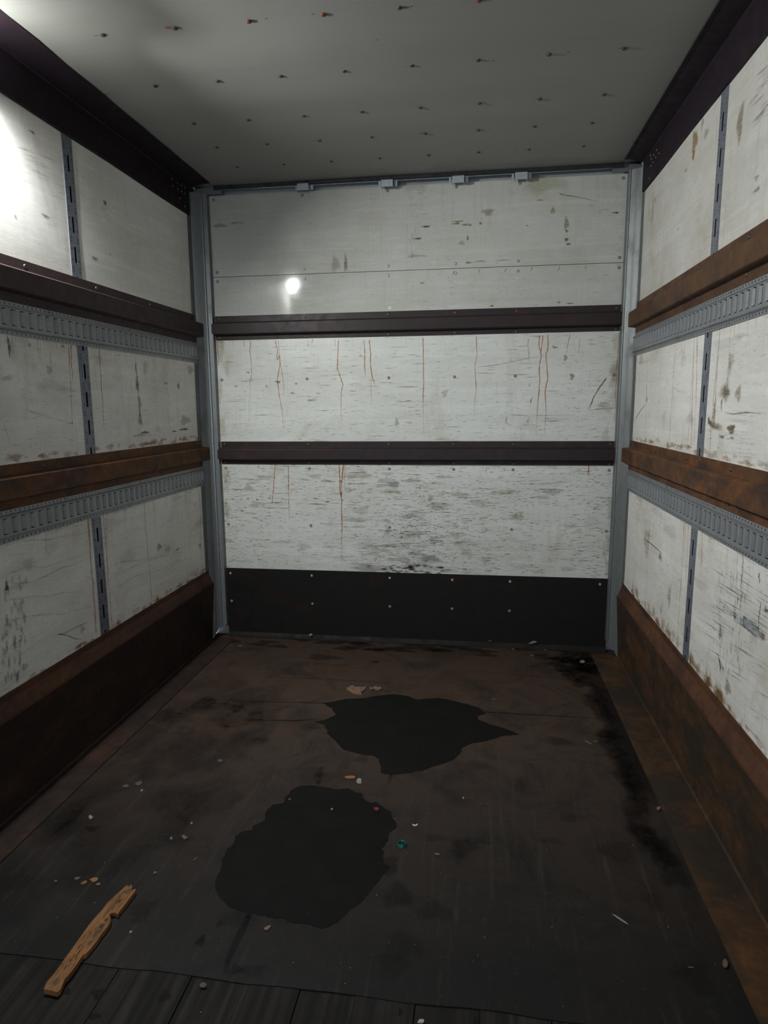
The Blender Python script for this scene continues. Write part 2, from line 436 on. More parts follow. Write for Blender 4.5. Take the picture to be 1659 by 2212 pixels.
path_c(st, q2, [(1056,110),(1056,160)], .002, RUST, .4)
for x, y, rh, rv, c, a in ((277,700,.020,.009,(.26,.13,.04),.8),(120,716,.012,.008,BRN,.6),(165,664,.012,.007,BRN,.55),(235,716,.008,.01,BRN,.5),(345,706,.008,.008,BRN,.6),(155,735,.008,.006,BRN,.5),
        (332,742,.018,.005,(.2,.08,.04),.7),(400,768,.03,.006,BRN,.55),(585,602,.008,.005,BRN,.6),(1310,570,.02,.007,TAN,.75),(1350,610,.012,.02,TAN,.7),(1375,680,.014,.022,(.22,.14,.06),.65),
        (1216,710,.004,.012,BRN,.6),(1222,770,.004,.03,BRN,.65),(1130,840,.006,.03,GREY,.5),(720,850,.014,.03,GREY,.4),(800,820,.016,.003,GREY,.8),(900,742,.02,.03,TAN,.35),(1210,845,.01,.02,TAN,.4),(1500,790,.05,.04,TAN,.35),(1530,690,.02,.08,TAN,.3)):
    h, v = q1(x, y); st.blob(h, v, rh, rv, c, a*.8, rot=random.uniform(-.4, .2))
path_c(st, q1, [(1505,682),(1480,720),(1460,750),(1445,785),(1430,808)], .0035, (.10,.065,.05), .85, 'both')
path_c(st, q1, [(1430,808),(1500,800),(1550,795)], .0015, GREY, .6, 'both')
path_c(st, q1, [(1015,645),(1100,635),(1220,610),(1260,605)], .0014, TAN, .7, 'both')
# upper sheet marks
for x, y, rh, rv, c, a, rt_ in ((305,470,.05,.012,(.30,.22,.13),.45,-.02),(420,452,.05,.008,(.28,.22,.14),.4,0),(1100,735,.03,.05,(.17,.14,.09),.32,0),(1170,730,.012,.055,(.12,.10,.065),.5,0)):
    h, v = q4(x, y); st.blob(h, v, rh, rv, c, a, rot=rt_)
for x, y, rh, rv, c, a in ((325,470,.02,.005,(.20,.16,.08),.8),(385,478,.018,.005,(.20,.16,.08),.75),(340,455,.03,.003,(.2,.15,.07),.8),(415,480,.008,.006,(.2,.16,.09),.8),(485,470,.007,.007,(.2,.16,.09),.8),(400,565,.005,.013,(.20,.16,.08),.9),
        (360,600,.016,.01,TAN,.4),(1055,470,.012,.03,(.25,.22,.09),.6),(1058,520,.007,.007,(.14,.12,.05),.9),(1055,575,.010,.008,(.12,.085,.05),.95),(1068,605,.012,.006,(.13,.12,.09),.8),(965,385,.012,.016,(.26,.24,.12),.55),(535,395,.03,.018,(.30,.27,.17),.5),
        (125,490,.022,.005,(.06,.065,.07),.9),(70,570,.02,.005,(.07,.065,.05),.8),(1390,397,.011,.004,(.02,.02,.025),1),(1370,398,.010,.0025,(.03,.03,.035),1),(795,484,.006,.002,GREY,1),(1005,992,.009,.005,(.22,.15,.07),.9),(1080,1000,.020,.003,(.22,.15,.07),.8),
        (560,1016,.011,.004,(.16,.09,.04),.9),(485,720,.03,.004,GREY,.4),(405,730,.015,.006,GREY,.5),(880,315,.018,.0025,TAN,.8),(1220,350,.010,.003,GREY,.4),(100,865,.014,.003,GREY,.7),(60,200,.06,.05,(.30,.27,.2),.2),(900,200,.10,.05,(.40,.42,.22),.3),(60,685,.05,.008,TAN,.35)):
    h, v = q5(x, y); st.blob(h, v, rh*1.25, rv*1.25, c, a)
path_c(st, q5, [(1000,270),(1050,282),(1160,300),(1270,325)], .003, (.25,.23,.16), .6, 'both')
path_c(st, q5, [(1262,395),(1290,378),(1325,375),(1345,395)], .0009, GREY, .9, 'both')
path_c(st, q5, [(575,718),(700,708)], .0014, BRN, .8, 'both')
for x in (312, 478, 655, 828, 1008, 1188): path_c(st, q5, [(x,768-(x-655)*.035),(x-6,785-(x-655)*.035),(x-12,795-(x-655)*.035)], .0026, (.2,.15,.09), .7)
for i in range(16):
    h, v = q5(random.uniform(-10, 50), random.uniform(420, 700)); st.ribbon([(h, v), (h+.002, v-.02), (h, v-.05)], .001, GREY, .45, 'both')
for i in range(60):
    h, v = q5(random.gauss(1430, 30), random.gauss(330, 22)); st.dash(h, v, random.uniform(.003, .01), .0018, GREY, .7, random.uniform(0, 3))
# a small label remnant above the rail
h, v = q4(1470, 1040); st.ribbon([(h-.02, v+.006), (h, v+.004), (h+.02, v-.006)], .010, (.72, .74, .74), .9, 'both')
st.ribbon([(h-.022, v+.002), (h-.01, v+.010)], .003, (.2, .05, .03), .9, 'both'); st.ribbon([(h+.01, v+.005), (h+.014, v+.045)], .006, (.5, .42, .28), .5, 'both')
# splinter marks: sparse high, thick low and in the middle
def dens_mid(h, v): return .35+.45*math.exp(-((v-1.3)/.2)**2)+.25*(h > .9)
def dens_low(h, v): return .35+.9*math.exp(-((h-.05)/.28)**2-((v-.62)/.16)**2)+.4*(h < -.85)*(v < .85)+.45*(h > .95)+.25*(v > .85)
def dens_top(h, v): return .12+.5*(h > 1.02)+.28*(abs(h-.12) < .14)+.5*(h < -1.08)+.25*(v < 2.15)
dashes(st, 1000, (XL+.01, XR-.01), (1.25, 1.84), dens_mid, tr=(.0012, .0036))
dashes(st, 3400, (XL+.01, XR-.01), (.45, 1.10), dens_low, tr=(.0012, .0042), ar=(.35, 1.0))
dashes(st, 480, (XL+.01, XR-.01), (1.99, 2.62), dens_top, Lr=(.008, .05), tr=(.001, .003))
dashes(st, 900, (-.35, .75), (.46, .95), lambda h, v: .3+math.exp(-((h-.08)/.25)**2-((v-.75)/.16)**2), Lr=(.01, .06), tr=(.0014, .004), ar=(.5, 1.0), cols=(GREY, BRN))
dashes(st, 300, (-.3, .4), (.46, .75), lambda h, v: math.exp(-((h-.05)/.18)**2), Lr=(.004, .02), tr=(.002, .006), ang=.8)
for i in range(420):     # long thin grain lines
    v = random.uniform(.46, 1.84); h = random.uniform(XL+.02, XR-.15)
    if 1.12 < v < 1.24 or (v > 1.24 and random.random() < .5): continue
    L = random.uniform(.03, .14); e = random.gauss(0, .002)
    st.ribbon([(h, v), (h+L*.3, v+e*.5), (h+L*.7, v+e), (h+L, v+e*.6)], random.uniform(.0006, .0014), random.choice((GREY, BRN, BRN, (.30, .23, .14))), random.uniform(.35, .9), 'both')
for i in range(90):      # soft grime patches low on the sheet
    h = random.gauss(.03, .22) if i % 2 else random.uniform(XL, XR); v = random.uniform(.46, 1.05)
    st.blob(h, v, random.uniform(.02, .09), random.uniform(.006, .03), random.choice((GREY, TAN, (.14, .13, .11))), random.uniform(.12, .34))
for i in range(26):
    v = random.uniform(.46, 1.9); st.blob(random.choice((XR-.03, XL+.03))+random.gauss(0, .015), v, .025, .06, (.40, .33, .20), .25)
for i in range(160):      # drag marks running down the sheet
    h = random.uniform(XL, XR); v = random.uniform(.55, 1.8); st.ribbon([(h, v), (h+.001, v-random.uniform(.02, .1))], .0009, GREY, .35, 'both')
for i in range(40): st.blob(random.gauss(.03, .13), random.uniform(.447, .50), .02, .006, (.03, .03, .028), .6)
wall_back = mb.build('wall_back', kind='structure')

# side walls: coordinates (y, z); the surface is at x = side * W
UP0, UP1 = 2.566, 2.636
def side_wall(side):
    mb = MB()
    def fn(h, v, d): return (side*(W-d-warp(h, v)), h, v)
    for a, b in ((Y0, UP0), (UP1, 3.83)):
        n = 40 if a < 0 else 12
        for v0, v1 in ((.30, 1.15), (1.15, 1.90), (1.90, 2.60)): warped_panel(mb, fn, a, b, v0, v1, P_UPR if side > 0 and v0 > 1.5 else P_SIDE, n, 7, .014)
    mb.add([(side*(W+.022), Y0, 0), (side*(W+.022), D+.05, 0), (side*(W+.022), D+.05, 2.8), (side*(W+.022), Y0, 2.8)], [(0, 1, 2, 3)], BLACK)
    st = Stains(mb, lambda h, v: fn(h, v, .0006))
    def q(ox, oy, s):
        def g(x, y): p = un(ox+x/s, oy+y/s, 0, side*W); return p.y, p.z
        return g
    if side < 0:
        a = q(0, 540, 3.318)
        for x, y0, y1, w, al in ((488,680,1350,.0022,.7),(512,680,960,.0028,.8),(520,950,1480,.0014,.3),(712,710,1330,.0026,.75),(755,715,960,.0014,.35),(853,730,1300,.0016,.35),(968,760,900,.0016,.3),(1250,785,860,.0012,.2)):
            p0 = a(x, y0); p1 = a(x+(40 if y1 > 1200 else 10), y1)
            st.ribbon([(p0[0]+(p1[0]-p0[0])*i/14+random.gauss(0, .0015), p0[1]+(p1[1]-p0[1])*i/14) for i in range(15)], w, RUST, al)
        for x, y, rh, rv, c, al in ((975,850,.008,.035,(.30,.20,.10),.7),(985,960,.018,.05,(.28,.21,.12),.7),(1000,1100,.018,.05,TAN,.5),(1005,1210,.022,.04,(.28,.21,.10),.55),(1280,975,.02,.02,TAN,.6),(1190,955,.03,.006,TAN,.5),
                (1320,1285,.07,.008,(.20,.12,.06),.8),(1250,1300,.03,.005,(.20,.12,.06),.7),(1330,1220,.08,.03,TAN,.4),(1040,1308,.05,.008,(.2,.15,.08),.6),(1000,1330,.08,.008,TAN,.4),(1365,860,.05,.03,TAN,.4),(350,860,.02,.02,TAN,.4),(585,790,.015,.02,(.08,.07,.06),.5),
                (60,690,.008,.045,(.10,.10,.10),.7),(210,680,.012,.01,GREY,.35),(450,690,.015,.006,TAN,.5)):
            h, v = a(x, y); st.blob(h, v, rh, rv, c, al)
        for pts, w, al in (([(170,1130),(220,1160),(290,1180),(440,1225),(520,1235)],.003,.35),([(0,920),(60,915),(110,920)],.012,.5),([(40,620),(75,680),(85,820)],.014,.55),([(640,60),(700,75)],.03,.5)):
            st.ribbon([a(*p) for p in pts], w, (.62, .63, .61), al, 'both')
        st.ribbon([a(*p) for p in [(480,1240),(520,1240),(525,1225)]], .002, GREY, .8, 'both')
        st.ribbon([a(*p) for p in [(0,1180),(40,1300),(80,1420)]], .002, GREY, .5, 'both')
        b = q(0, 940, 3.318)
        for x, y0, x1, y1, w, al in ((1032,490,1088,1205,.0020,.85),(740,560,800,1400,.0030,.55),(765,560,770,1250,.0020,.45),(632,590,690,1440,.0060,.45),(625,590,650,800,.0030,.6),(1430,400,1440,900,.0040,.4),(205,690,210,720,.012,.6)):
            p0 = b(x, y0); p1 = b(x1, y1)
            st.ribbon([(p0[0]+(p1[0]-p0[0])*i/20+random.gauss(0, .0012), p0[1]+(p1[1]-p0[1])*i/20) for i in range(21)], w, RUST, al, False)
        st.ribbon([b(*p) for p in [(385,1435),(430,1425),(480,1435),(540,1460),(600,1465)]], .0016, GREY, .8, 'both')
        st.ribbon([b(*p) for p in [(410,1440),(480,1410),(560,1370),(650,1330)]], .0016, GREY, .7, 'both')
        for i in range(60):
            h, v = b(random.choice((50, 120, 150))+random.gauss(0, 18), random.uniform(1000, 1750)); st.blob(h, v, .008, .02, GREY, .28)
        for x, y, rh, rv, c, al in ((1270,820,.03,.008,BRN,.7),(1140,800,.03,.02,TAN,.45),(1430,790,.02,.02,TAN,.5),(200,925,.03,.03,GREY,.2),(590,1390,.02,.02,TAN,.4),(1200,820,.04,.02,TAN,.3),(180,1660,.02,.015,GREY,.4)):
            h, v = b(x, y); st.blob(h, v, rh, rv, c, al)
        for y0, y1 in ((1130,880),(1190,1110),(790,690),(1330,1250),(1010,840)):
            st.ribbon([b(0+110*i, y0+(y1-y0)*i/6+random.gauss(0, 8)) for i in range(7)], .0030, (.66, .66, .64), .4, 'both')
        for y0, y1 in ((930,830),(1010,780),(1090,880)):
            st.ribbon([b(790+95*i, y0+(y1-y0)*i/6+random.gauss(0, 6)) for i in range(7)], .0022, (.66, .66, .64), .45, 'both')
        c = q(0, 0, 2.963)
        for x, y, rh, rv in ((670,1298,.015,.012),(98,1385,.008,.006),(605,1655,.025,.008),(290,1380,.03,.006),(700,1625,.006,.004),(205,845,.02,.006)):
            h, v = c(x, y); st.blob(h, v, rh, rv, GREY, .6)
        for i in range(26):
            x = random.uniform(20, 380); y = random.uniform(880, 1150)+x*.3; st.ribbon([c(x, y), c(x+60, y+20), c(x+130, y+52)], .0012, GREY, .35, 'both')
    else:
        a = q(1300, 540, 4.424)
        for x, y0, x1, y1, w, c, al in ((880,835,850,1900,.0028,RUST,.6),(905,830,900,1500,.0022,RUST,.6),(915,830,880,1900,.0018,RUST,.5),(865,1100,820,1900,.0018,RUST,.45),(705,900,640,1880,.0018,(.14,.10,.07),.7),(1127,760,1075,1600,.0028,RUST,.6),(1105,1000,1065,1500,.003,TAN,.6),
                (560,930,550,1500,.0012,RUST,.3),(480,950,440,1880,.0016,RUST,.3),(440,980,410,1860,.0016,RUST,.35),(720,1700,705,1880,.0015,RUST,.35),(780,1650,770,1900,.0015,RUST,.4),(1045,1600,1030,1990,.0026,TAN,.5),(430,1290,425,1420,.0035,(.26,.14,.06),.8)):
            p0 = a(x, y0); p1 = a(x1, y1)
            st.ribbon([(p0[0]+(p1[0]-p0[0])*i/20+random.gauss(0, .0012), p0[1]+(p1[1]-p0[1])*i/20) for i in range(21)], w, c, al, False)
        path = [a(*p) for p in [(1015,1610),(1020,1640),(1060,1675),(1110,1690),(1170,1697)]]; st.ribbon(path, .010, (.17,.11,.055), .9, 'both')
        path = [a(*p) for p in [(1040,1590),(1020,1610),(1030,1650)]]; st.ribbon(path, .006, (.20,.14,.07), .7, 'both')
        for x, y, rh, rv, c, al in ((1240,1710,.04,.018,(.17,.11,.055),.85),(1190,1360,.04,.02,(.2,.14,.08),.6),(1180,1350,.05,.04,TAN,.45),(1310,1370,.03,.03,TAN,.45),(1147,1475,.008,.025,BRN,.6),(1240,1060,.03,.03,TAN,.35),(1150,1785,.03,.006,GREY,.5),(1245,1798,.02,.006,GREY,.6),(1075,1550,.02,.05,TAN,.5),
                (428,1430,.012,.016,RUST,.85),(375,1050,.05,.03,TAN,.3),(1220,1130,.02,.05,TAN,.3)):
            h, v = a(x, y); st.blob(h, v, rh, rv, c, al)
        st.ribbon([a(*p) for p in [(425,1465),(370,1530),(320,1610),(315,1670)]], .004, (.2,.19,.17), .6, 'both')
        st.ribbon([a(*p) for p in [(660,1310),(720,1340),(815,1365)]], .003, (.7,.7,.7), .7, 'both')
        st.ribbon([a(*p) for p in [(1180,1560),(1260,1568),(1380,1552),(1588,1560)]], .002, GREY, .7, 'both')
        for i in range(14):
            y = random.uniform(1500, 2000); x = random.uniform(1030, 1250); st.ribbon([a(x, y), a(x+130, y+12), a(x+300, y+24)], .003, (.68,.69,.69), .5, 'both')
        b = q(1300, 940, 3.687)
        for x, y0, x1, y1, w, c, al in ((385,530,355,1290,.0018,(.2,.13,.07),.6),(655,680,605,1640,.0034,RUST,.5),(690,700,660,1500,.0022,RUST,.4),(670,690,630,1300,.0018,RUST,.5),(805,755,795,1050,.004,RUST,.6),(1130,940,1105,1400,.0030,(.24,.12,.05),.7),(1085,930,1060,1500,.0016,TAN,.5),
                (1265,1340,1245,1590,.0024,(.2,.13,.08),.8),(1258,1100,1258,1180,.004,BRN,.6),(545,1180,530,1400,.003,RUST,.35),(415,680,395,960,.0022,GREY,.4),(740,770,725,800,.003,RUST,.3)):
            p0 = b(x, y0); p1 = b(x1, y1)
            st.ribbon([(p0[0]+(p1[0]-p0[0])*i/20+random.gauss(0, .0012), p0[1]+(p1[1]-p0[1])*i/20) for i in range(21)], w, c, al, False)
        st.ribbon([b(*p) for p in [(335,825),(380,855),(440,905),(485,945)]], .003, (.17,.12,.07), .85, 'both')
        st.ribbon([b(*p) for p in [(485,945),(475,990),(480,1050)]], .002, BRN, .5, 'both')
        st.ribbon([b(*p) for p in [(920,1735),(935,1790),(945,1850),(940,1890)]], .005, (.14,.09,.06), .85, 'both')
        st.ribbon([b(*p) for p in [(930,1780),(965,1860),(975,1870)]], .003, BRN, .7, 'both')
        for x, y, rh, rv, c, al in ((1265,1590,.04,.012,BRN,.8),(465,970,.03,.02,TAN,.6),(360,850,.06,.08,TAN,.35),(945,1570,.015,.03,(.17,.11,.06),.6),(1000,2010,.03,.03,TAN,.5),(1310,1390,.015,.01,GREY,.6),(475,1385,.012,.03,GREY,.4),(540,1280,.03,.05,TAN,.4),(480,1510,.03,.03,TAN,.3)):
            h, v = b(x, y); st.blob(h, v, rh, rv, c, al)
        for i in range(120):      # black scuffing on the near panel
            x = random.choice((950, 1040, 1080, 1110))+random.gauss(0, 22); y = random.uniform(1050, 1850)
            st.ribbon([b(x, y), b(x-4, y+40), b(x-8, y+90)], .0020, GREY, random.uniform(.2, .5), 'both')
        for i in range(70):
            x = random.uniform(760, 1250); y = 1000+(x-760)*.62+random.gauss(300, 260)
            st.ribbon([b(x, y), b(x+80, y+50), b(x+170, y+108)], .0016, random.choice((GREY, GREY, (.7, .71, .72))), random.uniform(.25, .55), 'both')
        for i in range(12):
            x = random.uniform(880, 1200); y = 1280+(x-880)*.75+random.gauss(0, 20)
            st.ribbon([b(x, y), b(x+50, y+45), b(x+120, y+95)], .014, (.66, .68, .70), .5, 'both')
        for i in range(30):
            t = random.random(); x = 215+t*780; y = 1215+t*960+random.uniform(-60, -5); h, v = b(x, y); st.blob(h, v, .03, .03, (.34, .22, .10), .38)
        c = q(1200, 0, 3.614)
        for x, y, rh, rv, cc, al in ((1090,1110,.04,.05,(.34,.19,.07),.75),(1080,1220,.02,.02,(.34,.19,.07),.6),(1150,960,.02,.03,TAN,.4),(1180,1040,.03,.02,GREY,.3),(780,1560,.02,.02,TAN,.4),(760,1640,.03,.09,TAN,.3),(1440,960,.03,.07,(.22,.17,.09),.5),(1570,1390,.02,.01,GREY,.4),(1570,1480,.03,.008,GREY,.5),(960,1790,.02,.006,GREY,.4),(1020,1330,.02,.008,TAN,.5)):
            h, v = c(x, y); st.blob(h, v, rh, rv, cc, al)
        for i in range(34):
            x = random.uniform(1460, 1659); y = random.uniform(500, 900)+(1659-x)*.9; st.ribbon([c(x, y), c(x+55, y-55), c(x+110, y-118)], .0022, (.15, .13, .08), .3, 'both')
    for v0, v1, n, lo in ((.46, .98, 1500, 1), (1.27, 1.70, 800, 1), (2.0, 2.5, 300, .8)):
        dashes(st, n, (.6, 3.68), (v0, v1), lambda h, v: .6, Lr=(.012, .08), tr=(.0012, .0036), ar=(.15, .6*lo+.05), ang=.05, cols=(GREY, (.12, .1, .08), TAN))
    for i in range(70):
        st.blob(random.uniform(.6, 3.68), random.uniform(.45, 1.7), random.uniform(.03, .12), random.uniform(.01, .05), random.choice((TAN, (.2, .19, .17))), random.uniform(.08, .2))
    for v in (.46, 1.27):
        for i in range(70): st.blob(random.uniform(.8, 3.7), v+random.uniform(-.01, .012), random.uniform(.01, .05), random.uniform(.005, .018), (.34, .17, .06), random.uniform(.2, .5))
    for v1, n in ((.985, 40), (1.705, 34)):
        for i in range(n): st.drip(random.uniform(1.2, 3.68), v1, v1-random.uniform(.02, .3)*random.random()-.02, w=.0016, col=RUST, a=random.uniform(.12, .4))
    return mb.build('wall_left' if side < 0 else 'wall_right', kind='structure')
wall_left = side_wall(-1); wall_right = side_wall(1)

# ------------------------------------------------------------------ ceiling
mb = MB(); ROWY = [2.275, 2.636, 2.985, 3.255, 3.523]; ROWX = [-1.12+.25*i+.008*i*0 for i in range(0)]
def cz(x, y):
    k = 0
    ys = [1.55, 1.915]+ROWY+[3.80]
    for a, b in zip(ys, ys[1:]):
        if a <= y <= b: k = sin(pi*(y-a)/(b-a))**2
    return H-.004*k-.0012*sin(x*4+y*3)
nx, ny = 20, 80; vs = []; fs = []
for j in range(ny+1):
    for i in range(nx+1):
        x = -1.22+2.44*i/nx; y = Y0+(3.792-Y0)*j/ny; vs.append((x, y, cz(x, y) if i not in (0, nx) else H+.004))
for j in range(ny):
    for i in range(nx): a = j*(nx+1)+i; fs.append((a, a+1, a+nx+2, a+nx+1))
mb.add(vs, fs, CEIL)
mb.box((-1.24, Y0, H+.012), (1.24, D+.05, H+.03), GALV)
st = Stains(mb, lambda h, v: (h, v, cz(h, v)-.0012))
COLX = [-.863, -.609, -.355, -.107, .143, .389, .640, .893]
for j, y in enumerate(ROWY):
    for x in COLX:
        if random.random() < .8: st.blob(x+random.uniform(-.025, .02), y, random.uniform(.008, .02), .003, (.09, .07, .05), .5)
        if random.random() < .4: st.blob(x+random.uniform(-.05, .05), y+random.uniform(-.01, .01), .005, .003, GREY, .8)
def C(px, py): p = un(px, py, 2, H); return p.x, p.y
h, v = C(362, 59); st.blob(h, v, .010, .006, (.6, .12, .03), 1)
for px, py in ((575,40),(813,82),(1066,130),(1228,113),(1145,321),(1115,323)): h, v = C(px, py); st.blob(h, v, .006, .003, (.1,.08,.04), .9)
st.ribbon([C(218, 203), C(228, 204), C(243, 201)], .004, (.02, .015, .02), 1, False)
for i in range(14): st.blob(random.uniform(-1.0, 1.1), random.uniform(3.62, 3.72), .10, .04, (.20, .195, .15), .05)
ceiling = mb.build('ceiling', kind='structure')
for p in ceiling.data.polygons: p.use_smooth = True

# small domed fastener, made once per look and copied
def dome_mesh(name, r, h, m, cross=False):
    bm = bmesh.new(); rings = []
    n = 12
    for k, (rr, zz) in enumerate(((1, 0), (.97, .35), (.75, .8), (.42, 1.), (.22, .96 if not cross else .5))):
        rings.append([bm.verts.new((r*rr*cos(2*pi*i/n), r*rr*sin(2*pi*i/n), h*zz)) for i in range(n)])
    for a, b in zip(rings, rings[1:]):
        for i in range(n): bm.faces.new((a[i], a[(i+1) % n], b[(i+1) % n], b[i]))
    bm.faces.new(rings[-1])
    me = bpy.data.meshes.new(name); bm.to_mesh(me); bm.free(); me.materials.append(m)
    for p in me.polygons: p.use_smooth = True
    return me
ME_SCREW = dome_mesh('screw', .0085, .004, SCREW, True)
ME_SCREWD = dome_mesh('screw', .0085, .004, m_plain('dull_screw', (.24, .23, .21), .45, .4, .3, 60), True)
ME_SCREWR = dome_mesh('screw', .0085, .004, m_plain('brown_screw', (.10, .07, .06), .4, .5, .3, 60, metal=.5), True)
ME_RIVC = dome_mesh('rivet', .0088, .005, RIVETD)
ME_RIVCR = dome_mesh('rivet', .0095, .005, RIVETR)
ME_RIVS = dome_mesh('rivet', .0048, .003, m_plain('bright_rivet', (.22, .18, .16), .4, .5, .2, 60, metal=.4))
def fast(me, name, parent, loc, nrm):
    o = bpy.data.objects.new(name, me); COL.objects.link(o); o.parent = parent
    o.location = Vector(loc)-(parent.location if parent else Vector())
    o.rotation_euler = Vector(nrm).to_track_quat('Z', 'Y').to_euler()
    return o
for j, y in enumerate(ROWY):
    for i, x in enumerate(COLX):
        if j == 0 and i == 7: continue
        fast(ME_RIVCR if (j == 0 and i in (2, 3, 5)) else ME_RIVC, 'rivet', ceiling, (x+random.gauss(0, .002), y, H-.001), (0, 0, -1))
BX = [-1.125, -.598, -.110, .270, .612, 1.148]
for z, me in ((2.63, ME_SCREWD), (2.23, ME_SCREW), (2.178, ME_SCREW), (1.610, ME_SCREWD), (1.079, ME_SCREWD), (.727, ME_SCREWD)):
    for x in BX:
        if z == .727 and x == .270: continue
        fast(me if not (abs(x) > 1.1 and z > 2) else ME_SCREWD, 'screw', wall_back, (x, D-.001-warp(x, z), z), (0, -1, 0))

# ------------------------------------------------------------------ floor
mb = MB()
for a, b in zip([-1.24, -.96, -.73, -.505, -.305, -.16, -.018, .125, .273, .43, .60, .80, 1.0], [-.96, -.73, -.505, -.305, -.16, -.018, .125, .273, .43, .60, .80, 1.0, 1.24]):
    g = .0028 if round(a, 3) in (-.505, -.305, -.018, .273, .6) else .0012
    mb.box((a+g, Y0, -.04), (b, 1.50, -.003+random.uniform(-.0012, .0008)), PLANK)
mb.box((-1.26, Y0, -.06), (1.26, D+.05, -.04), BLACK)
st = Stains(mb, lambda h, v: (h, v, -.0012))
for i in range(26): st.blob(random.uniform(-1.0, 1.0), random.uniform(1.1, 1.36), random.uniform(.006, .02), random.uniform(.008, .02), (.012, .011, .011), .8)
floor = mb.build('floor', kind='structure')
mb = MB()
edge = [(-1.25, 1.375)]+[(-1.2+2.4*i/30, 1.385+.003*sin(i*1.3)+.004*random.random()) for i in range(31)]+[(1.25, 1.38)]
top = [(x, y, 0) for x, y in edge]+[(1.25, D+.03, 0), (-1.25, D+.03, 0)]
n = len(top); mb.add(top+[(x, y, -.004) for x, y, z in top], [tuple(range(n))]+[(i, n+i, n+(i+1) % n, (i+1) % n) for i in range(n)], FLOOR)
st = Stains(mb, lambda h, v: (h, v, .0006), STAIN_F)
def Fp(px, py): p = un(px, py, 2, 0); return p.x, p.y
for pts, w, a in (([(440,1512),(700,1519),(1100,1541),(1340,1555)],.0030,.85),([(440,1553),(640,1557),(700,1553)],.003,.6),([(1100,1592),(1340,1604)],.003,.7),([(896,1439),(1145,1460),(1290,1470)],.0025,.7),([(516,1460),(760,1470),(928,1482)],.0025,.7),([(440,1470),(520,1460)],.0025,.5),([(360,1535),(440,1553)],.003,.4)):
    st.ribbon([Fp(*p) for p in pts], w*1.3, (.005, .004, .004), a, 'both')
st.ribbon([Fp(*p) for p in [(548,1955),(535,1985),(512,2030),(492,2075),(484,2112)]], .010, (.012, .011, .012), .85, 'both')
st.ribbon([Fp(*p) for p in [(850,1655),(845,1675),(835,1700)]], .010, (.02, .018, .016), .6, 'both')
for px, py, rh, rv, a in ((433,2033,.016,.022,.8),(690,1670,.02,.05,.5),(688,1690,.015,.02,.6),(200,1790,.03,.02,.7),(510,2095,.02,.02,.5),(830,1870,.06,.05,.35),(860,1935,.05,.06,.35),(1000,1830,.05,.06,.35),(700,1420,.12,.05,.5),(810,1430,.03,.012,.9),(475,1995,.012,.015,.5),(355,2150,.02,.02,.5)):
    h, v = Fp(px, py); st.blob(h, v, rh, rv, (.012, .011, .011), a)
for i in range(70): st.blob(random.uniform(-1.08, -.55), random.uniform(1.4, 3.2), random.uniform(.04, .12), random.uniform(.05, .2), (.008, .0065, .006), .15)
for i in range(60): st.blob(random.uniform(-.6, 1.0), random.uniform(1.4, 2.8), random.uniform(.02, .07), random.uniform(.02, .07), random.choice(((.008, .008, .008), (.05, .044, .038))), .22)
path = [Fp(*p) for p in [(1290,1440),(1315,1500),(1345,1570),(1368,1640),(1395,1700),(1425,1750)]]
st.ribbon([(x-.02, y) for x, y in path], .055, (.012, .009, .010), .95, 'both')
for i in range(40):
    t = random.random(); st.blob(1.03-.05*random.random(), 1.9+1.7*t, .05, .07, (.012, .009, .010), .4)
for i in range(40): st.blob(random.uniform(-1.1, 1.1), random.uniform(3.68, 3.83), .08, .03, (.010, .009, .009), .55)
for i in range(30): st.blob(1.0+random.gauss(0, .1), 3.62+random.gauss(0, .10), .07, .06, (.008, .007, .007), .6)
for i in range(26): st.blob(random.uniform(-.9, .9), random.uniform(2.6, 3.6), random.uniform(.08, .2), random.uniform(.03, .08), (.13, .075, .045), .3)
for pts in ([(620,1880),(740,1885)],[(1070,1850),(1190,1848)],[(830,1930),(900,1935)],[(780,2015),(870,2023)],[(1260,1855),(1330,1860)],[(700,1745),(850,1752)],[(1300,1860),(1360,1855)],[(850,1712),(980,1718)]):
    st.ribbon([Fp(*p) for p in pts], .0014, (.17, .16, .15), .5, 'both')
for i in range(60):
    x, y = random.uniform(-.9, 1.0), random.uniform(1.4, 3.6); an = random.choice((0, pi/2))+random.gauss(0, .15); L = random.uniform(.03, .2)
    st.ribbon([(x, y), (x+L*cos(an), y+L*sin(an))], .0009, random.choice(((.2, .18, .16), (.02, .018, .017))), .4, 'both')
sheet = mb.build('covering_sheet', floor)

# ------------------------------------------------------------------ lengthwise and cross rails
def rail_profile(z, hb=.121, dz=.158, dep=.036):   # (distance from the wall, height)
    o = [(.0008, z), (.005, z), (.005, z-.036), (.010, z-.039), (dep-.003, z-.044), (dep, z-.047), (dep, z-hb+.003), (dep-.003, z-hb), (.012, z-hb-.004), (.005, z-hb-.006), (.005, z-dz), (.0008, z-dz)]
    return o
def side_rail(side, z, m, label):
    r = MB(); pr = rail_profile(z)
    r.extrude([p for p in pr], lambda p, t: (side*(W-p[0]), t, p[1]), Y0, 3.735, m)
    # the raised middle runs a little further over the corner post
    hat = [(.006, z-.041), (.033, z-.0445), (.0362, z-.048), (.0362, z-.118), (.033, z-.1213), (.006, z-.124)]
    r.extrude(hat, lambda p, t: (side*(W-p[0]), t, p[1]), 3.72, 3.800, m)
    o = r.build('rub_rail', None, (side*W, 0, z-.08), bevel=.0015, label=label, cat='rail', group='wall rub rails')
    for y in (1.34, 1.806, 2.272, 2.740, 3.203, 3.66):
        for zz in (z-.020, z-.133): fast(ME_SCREWR, 'screw', o, (side*(W-.005), y+random.gauss(0, .004), zz), (-side, 0, 0))
    return o
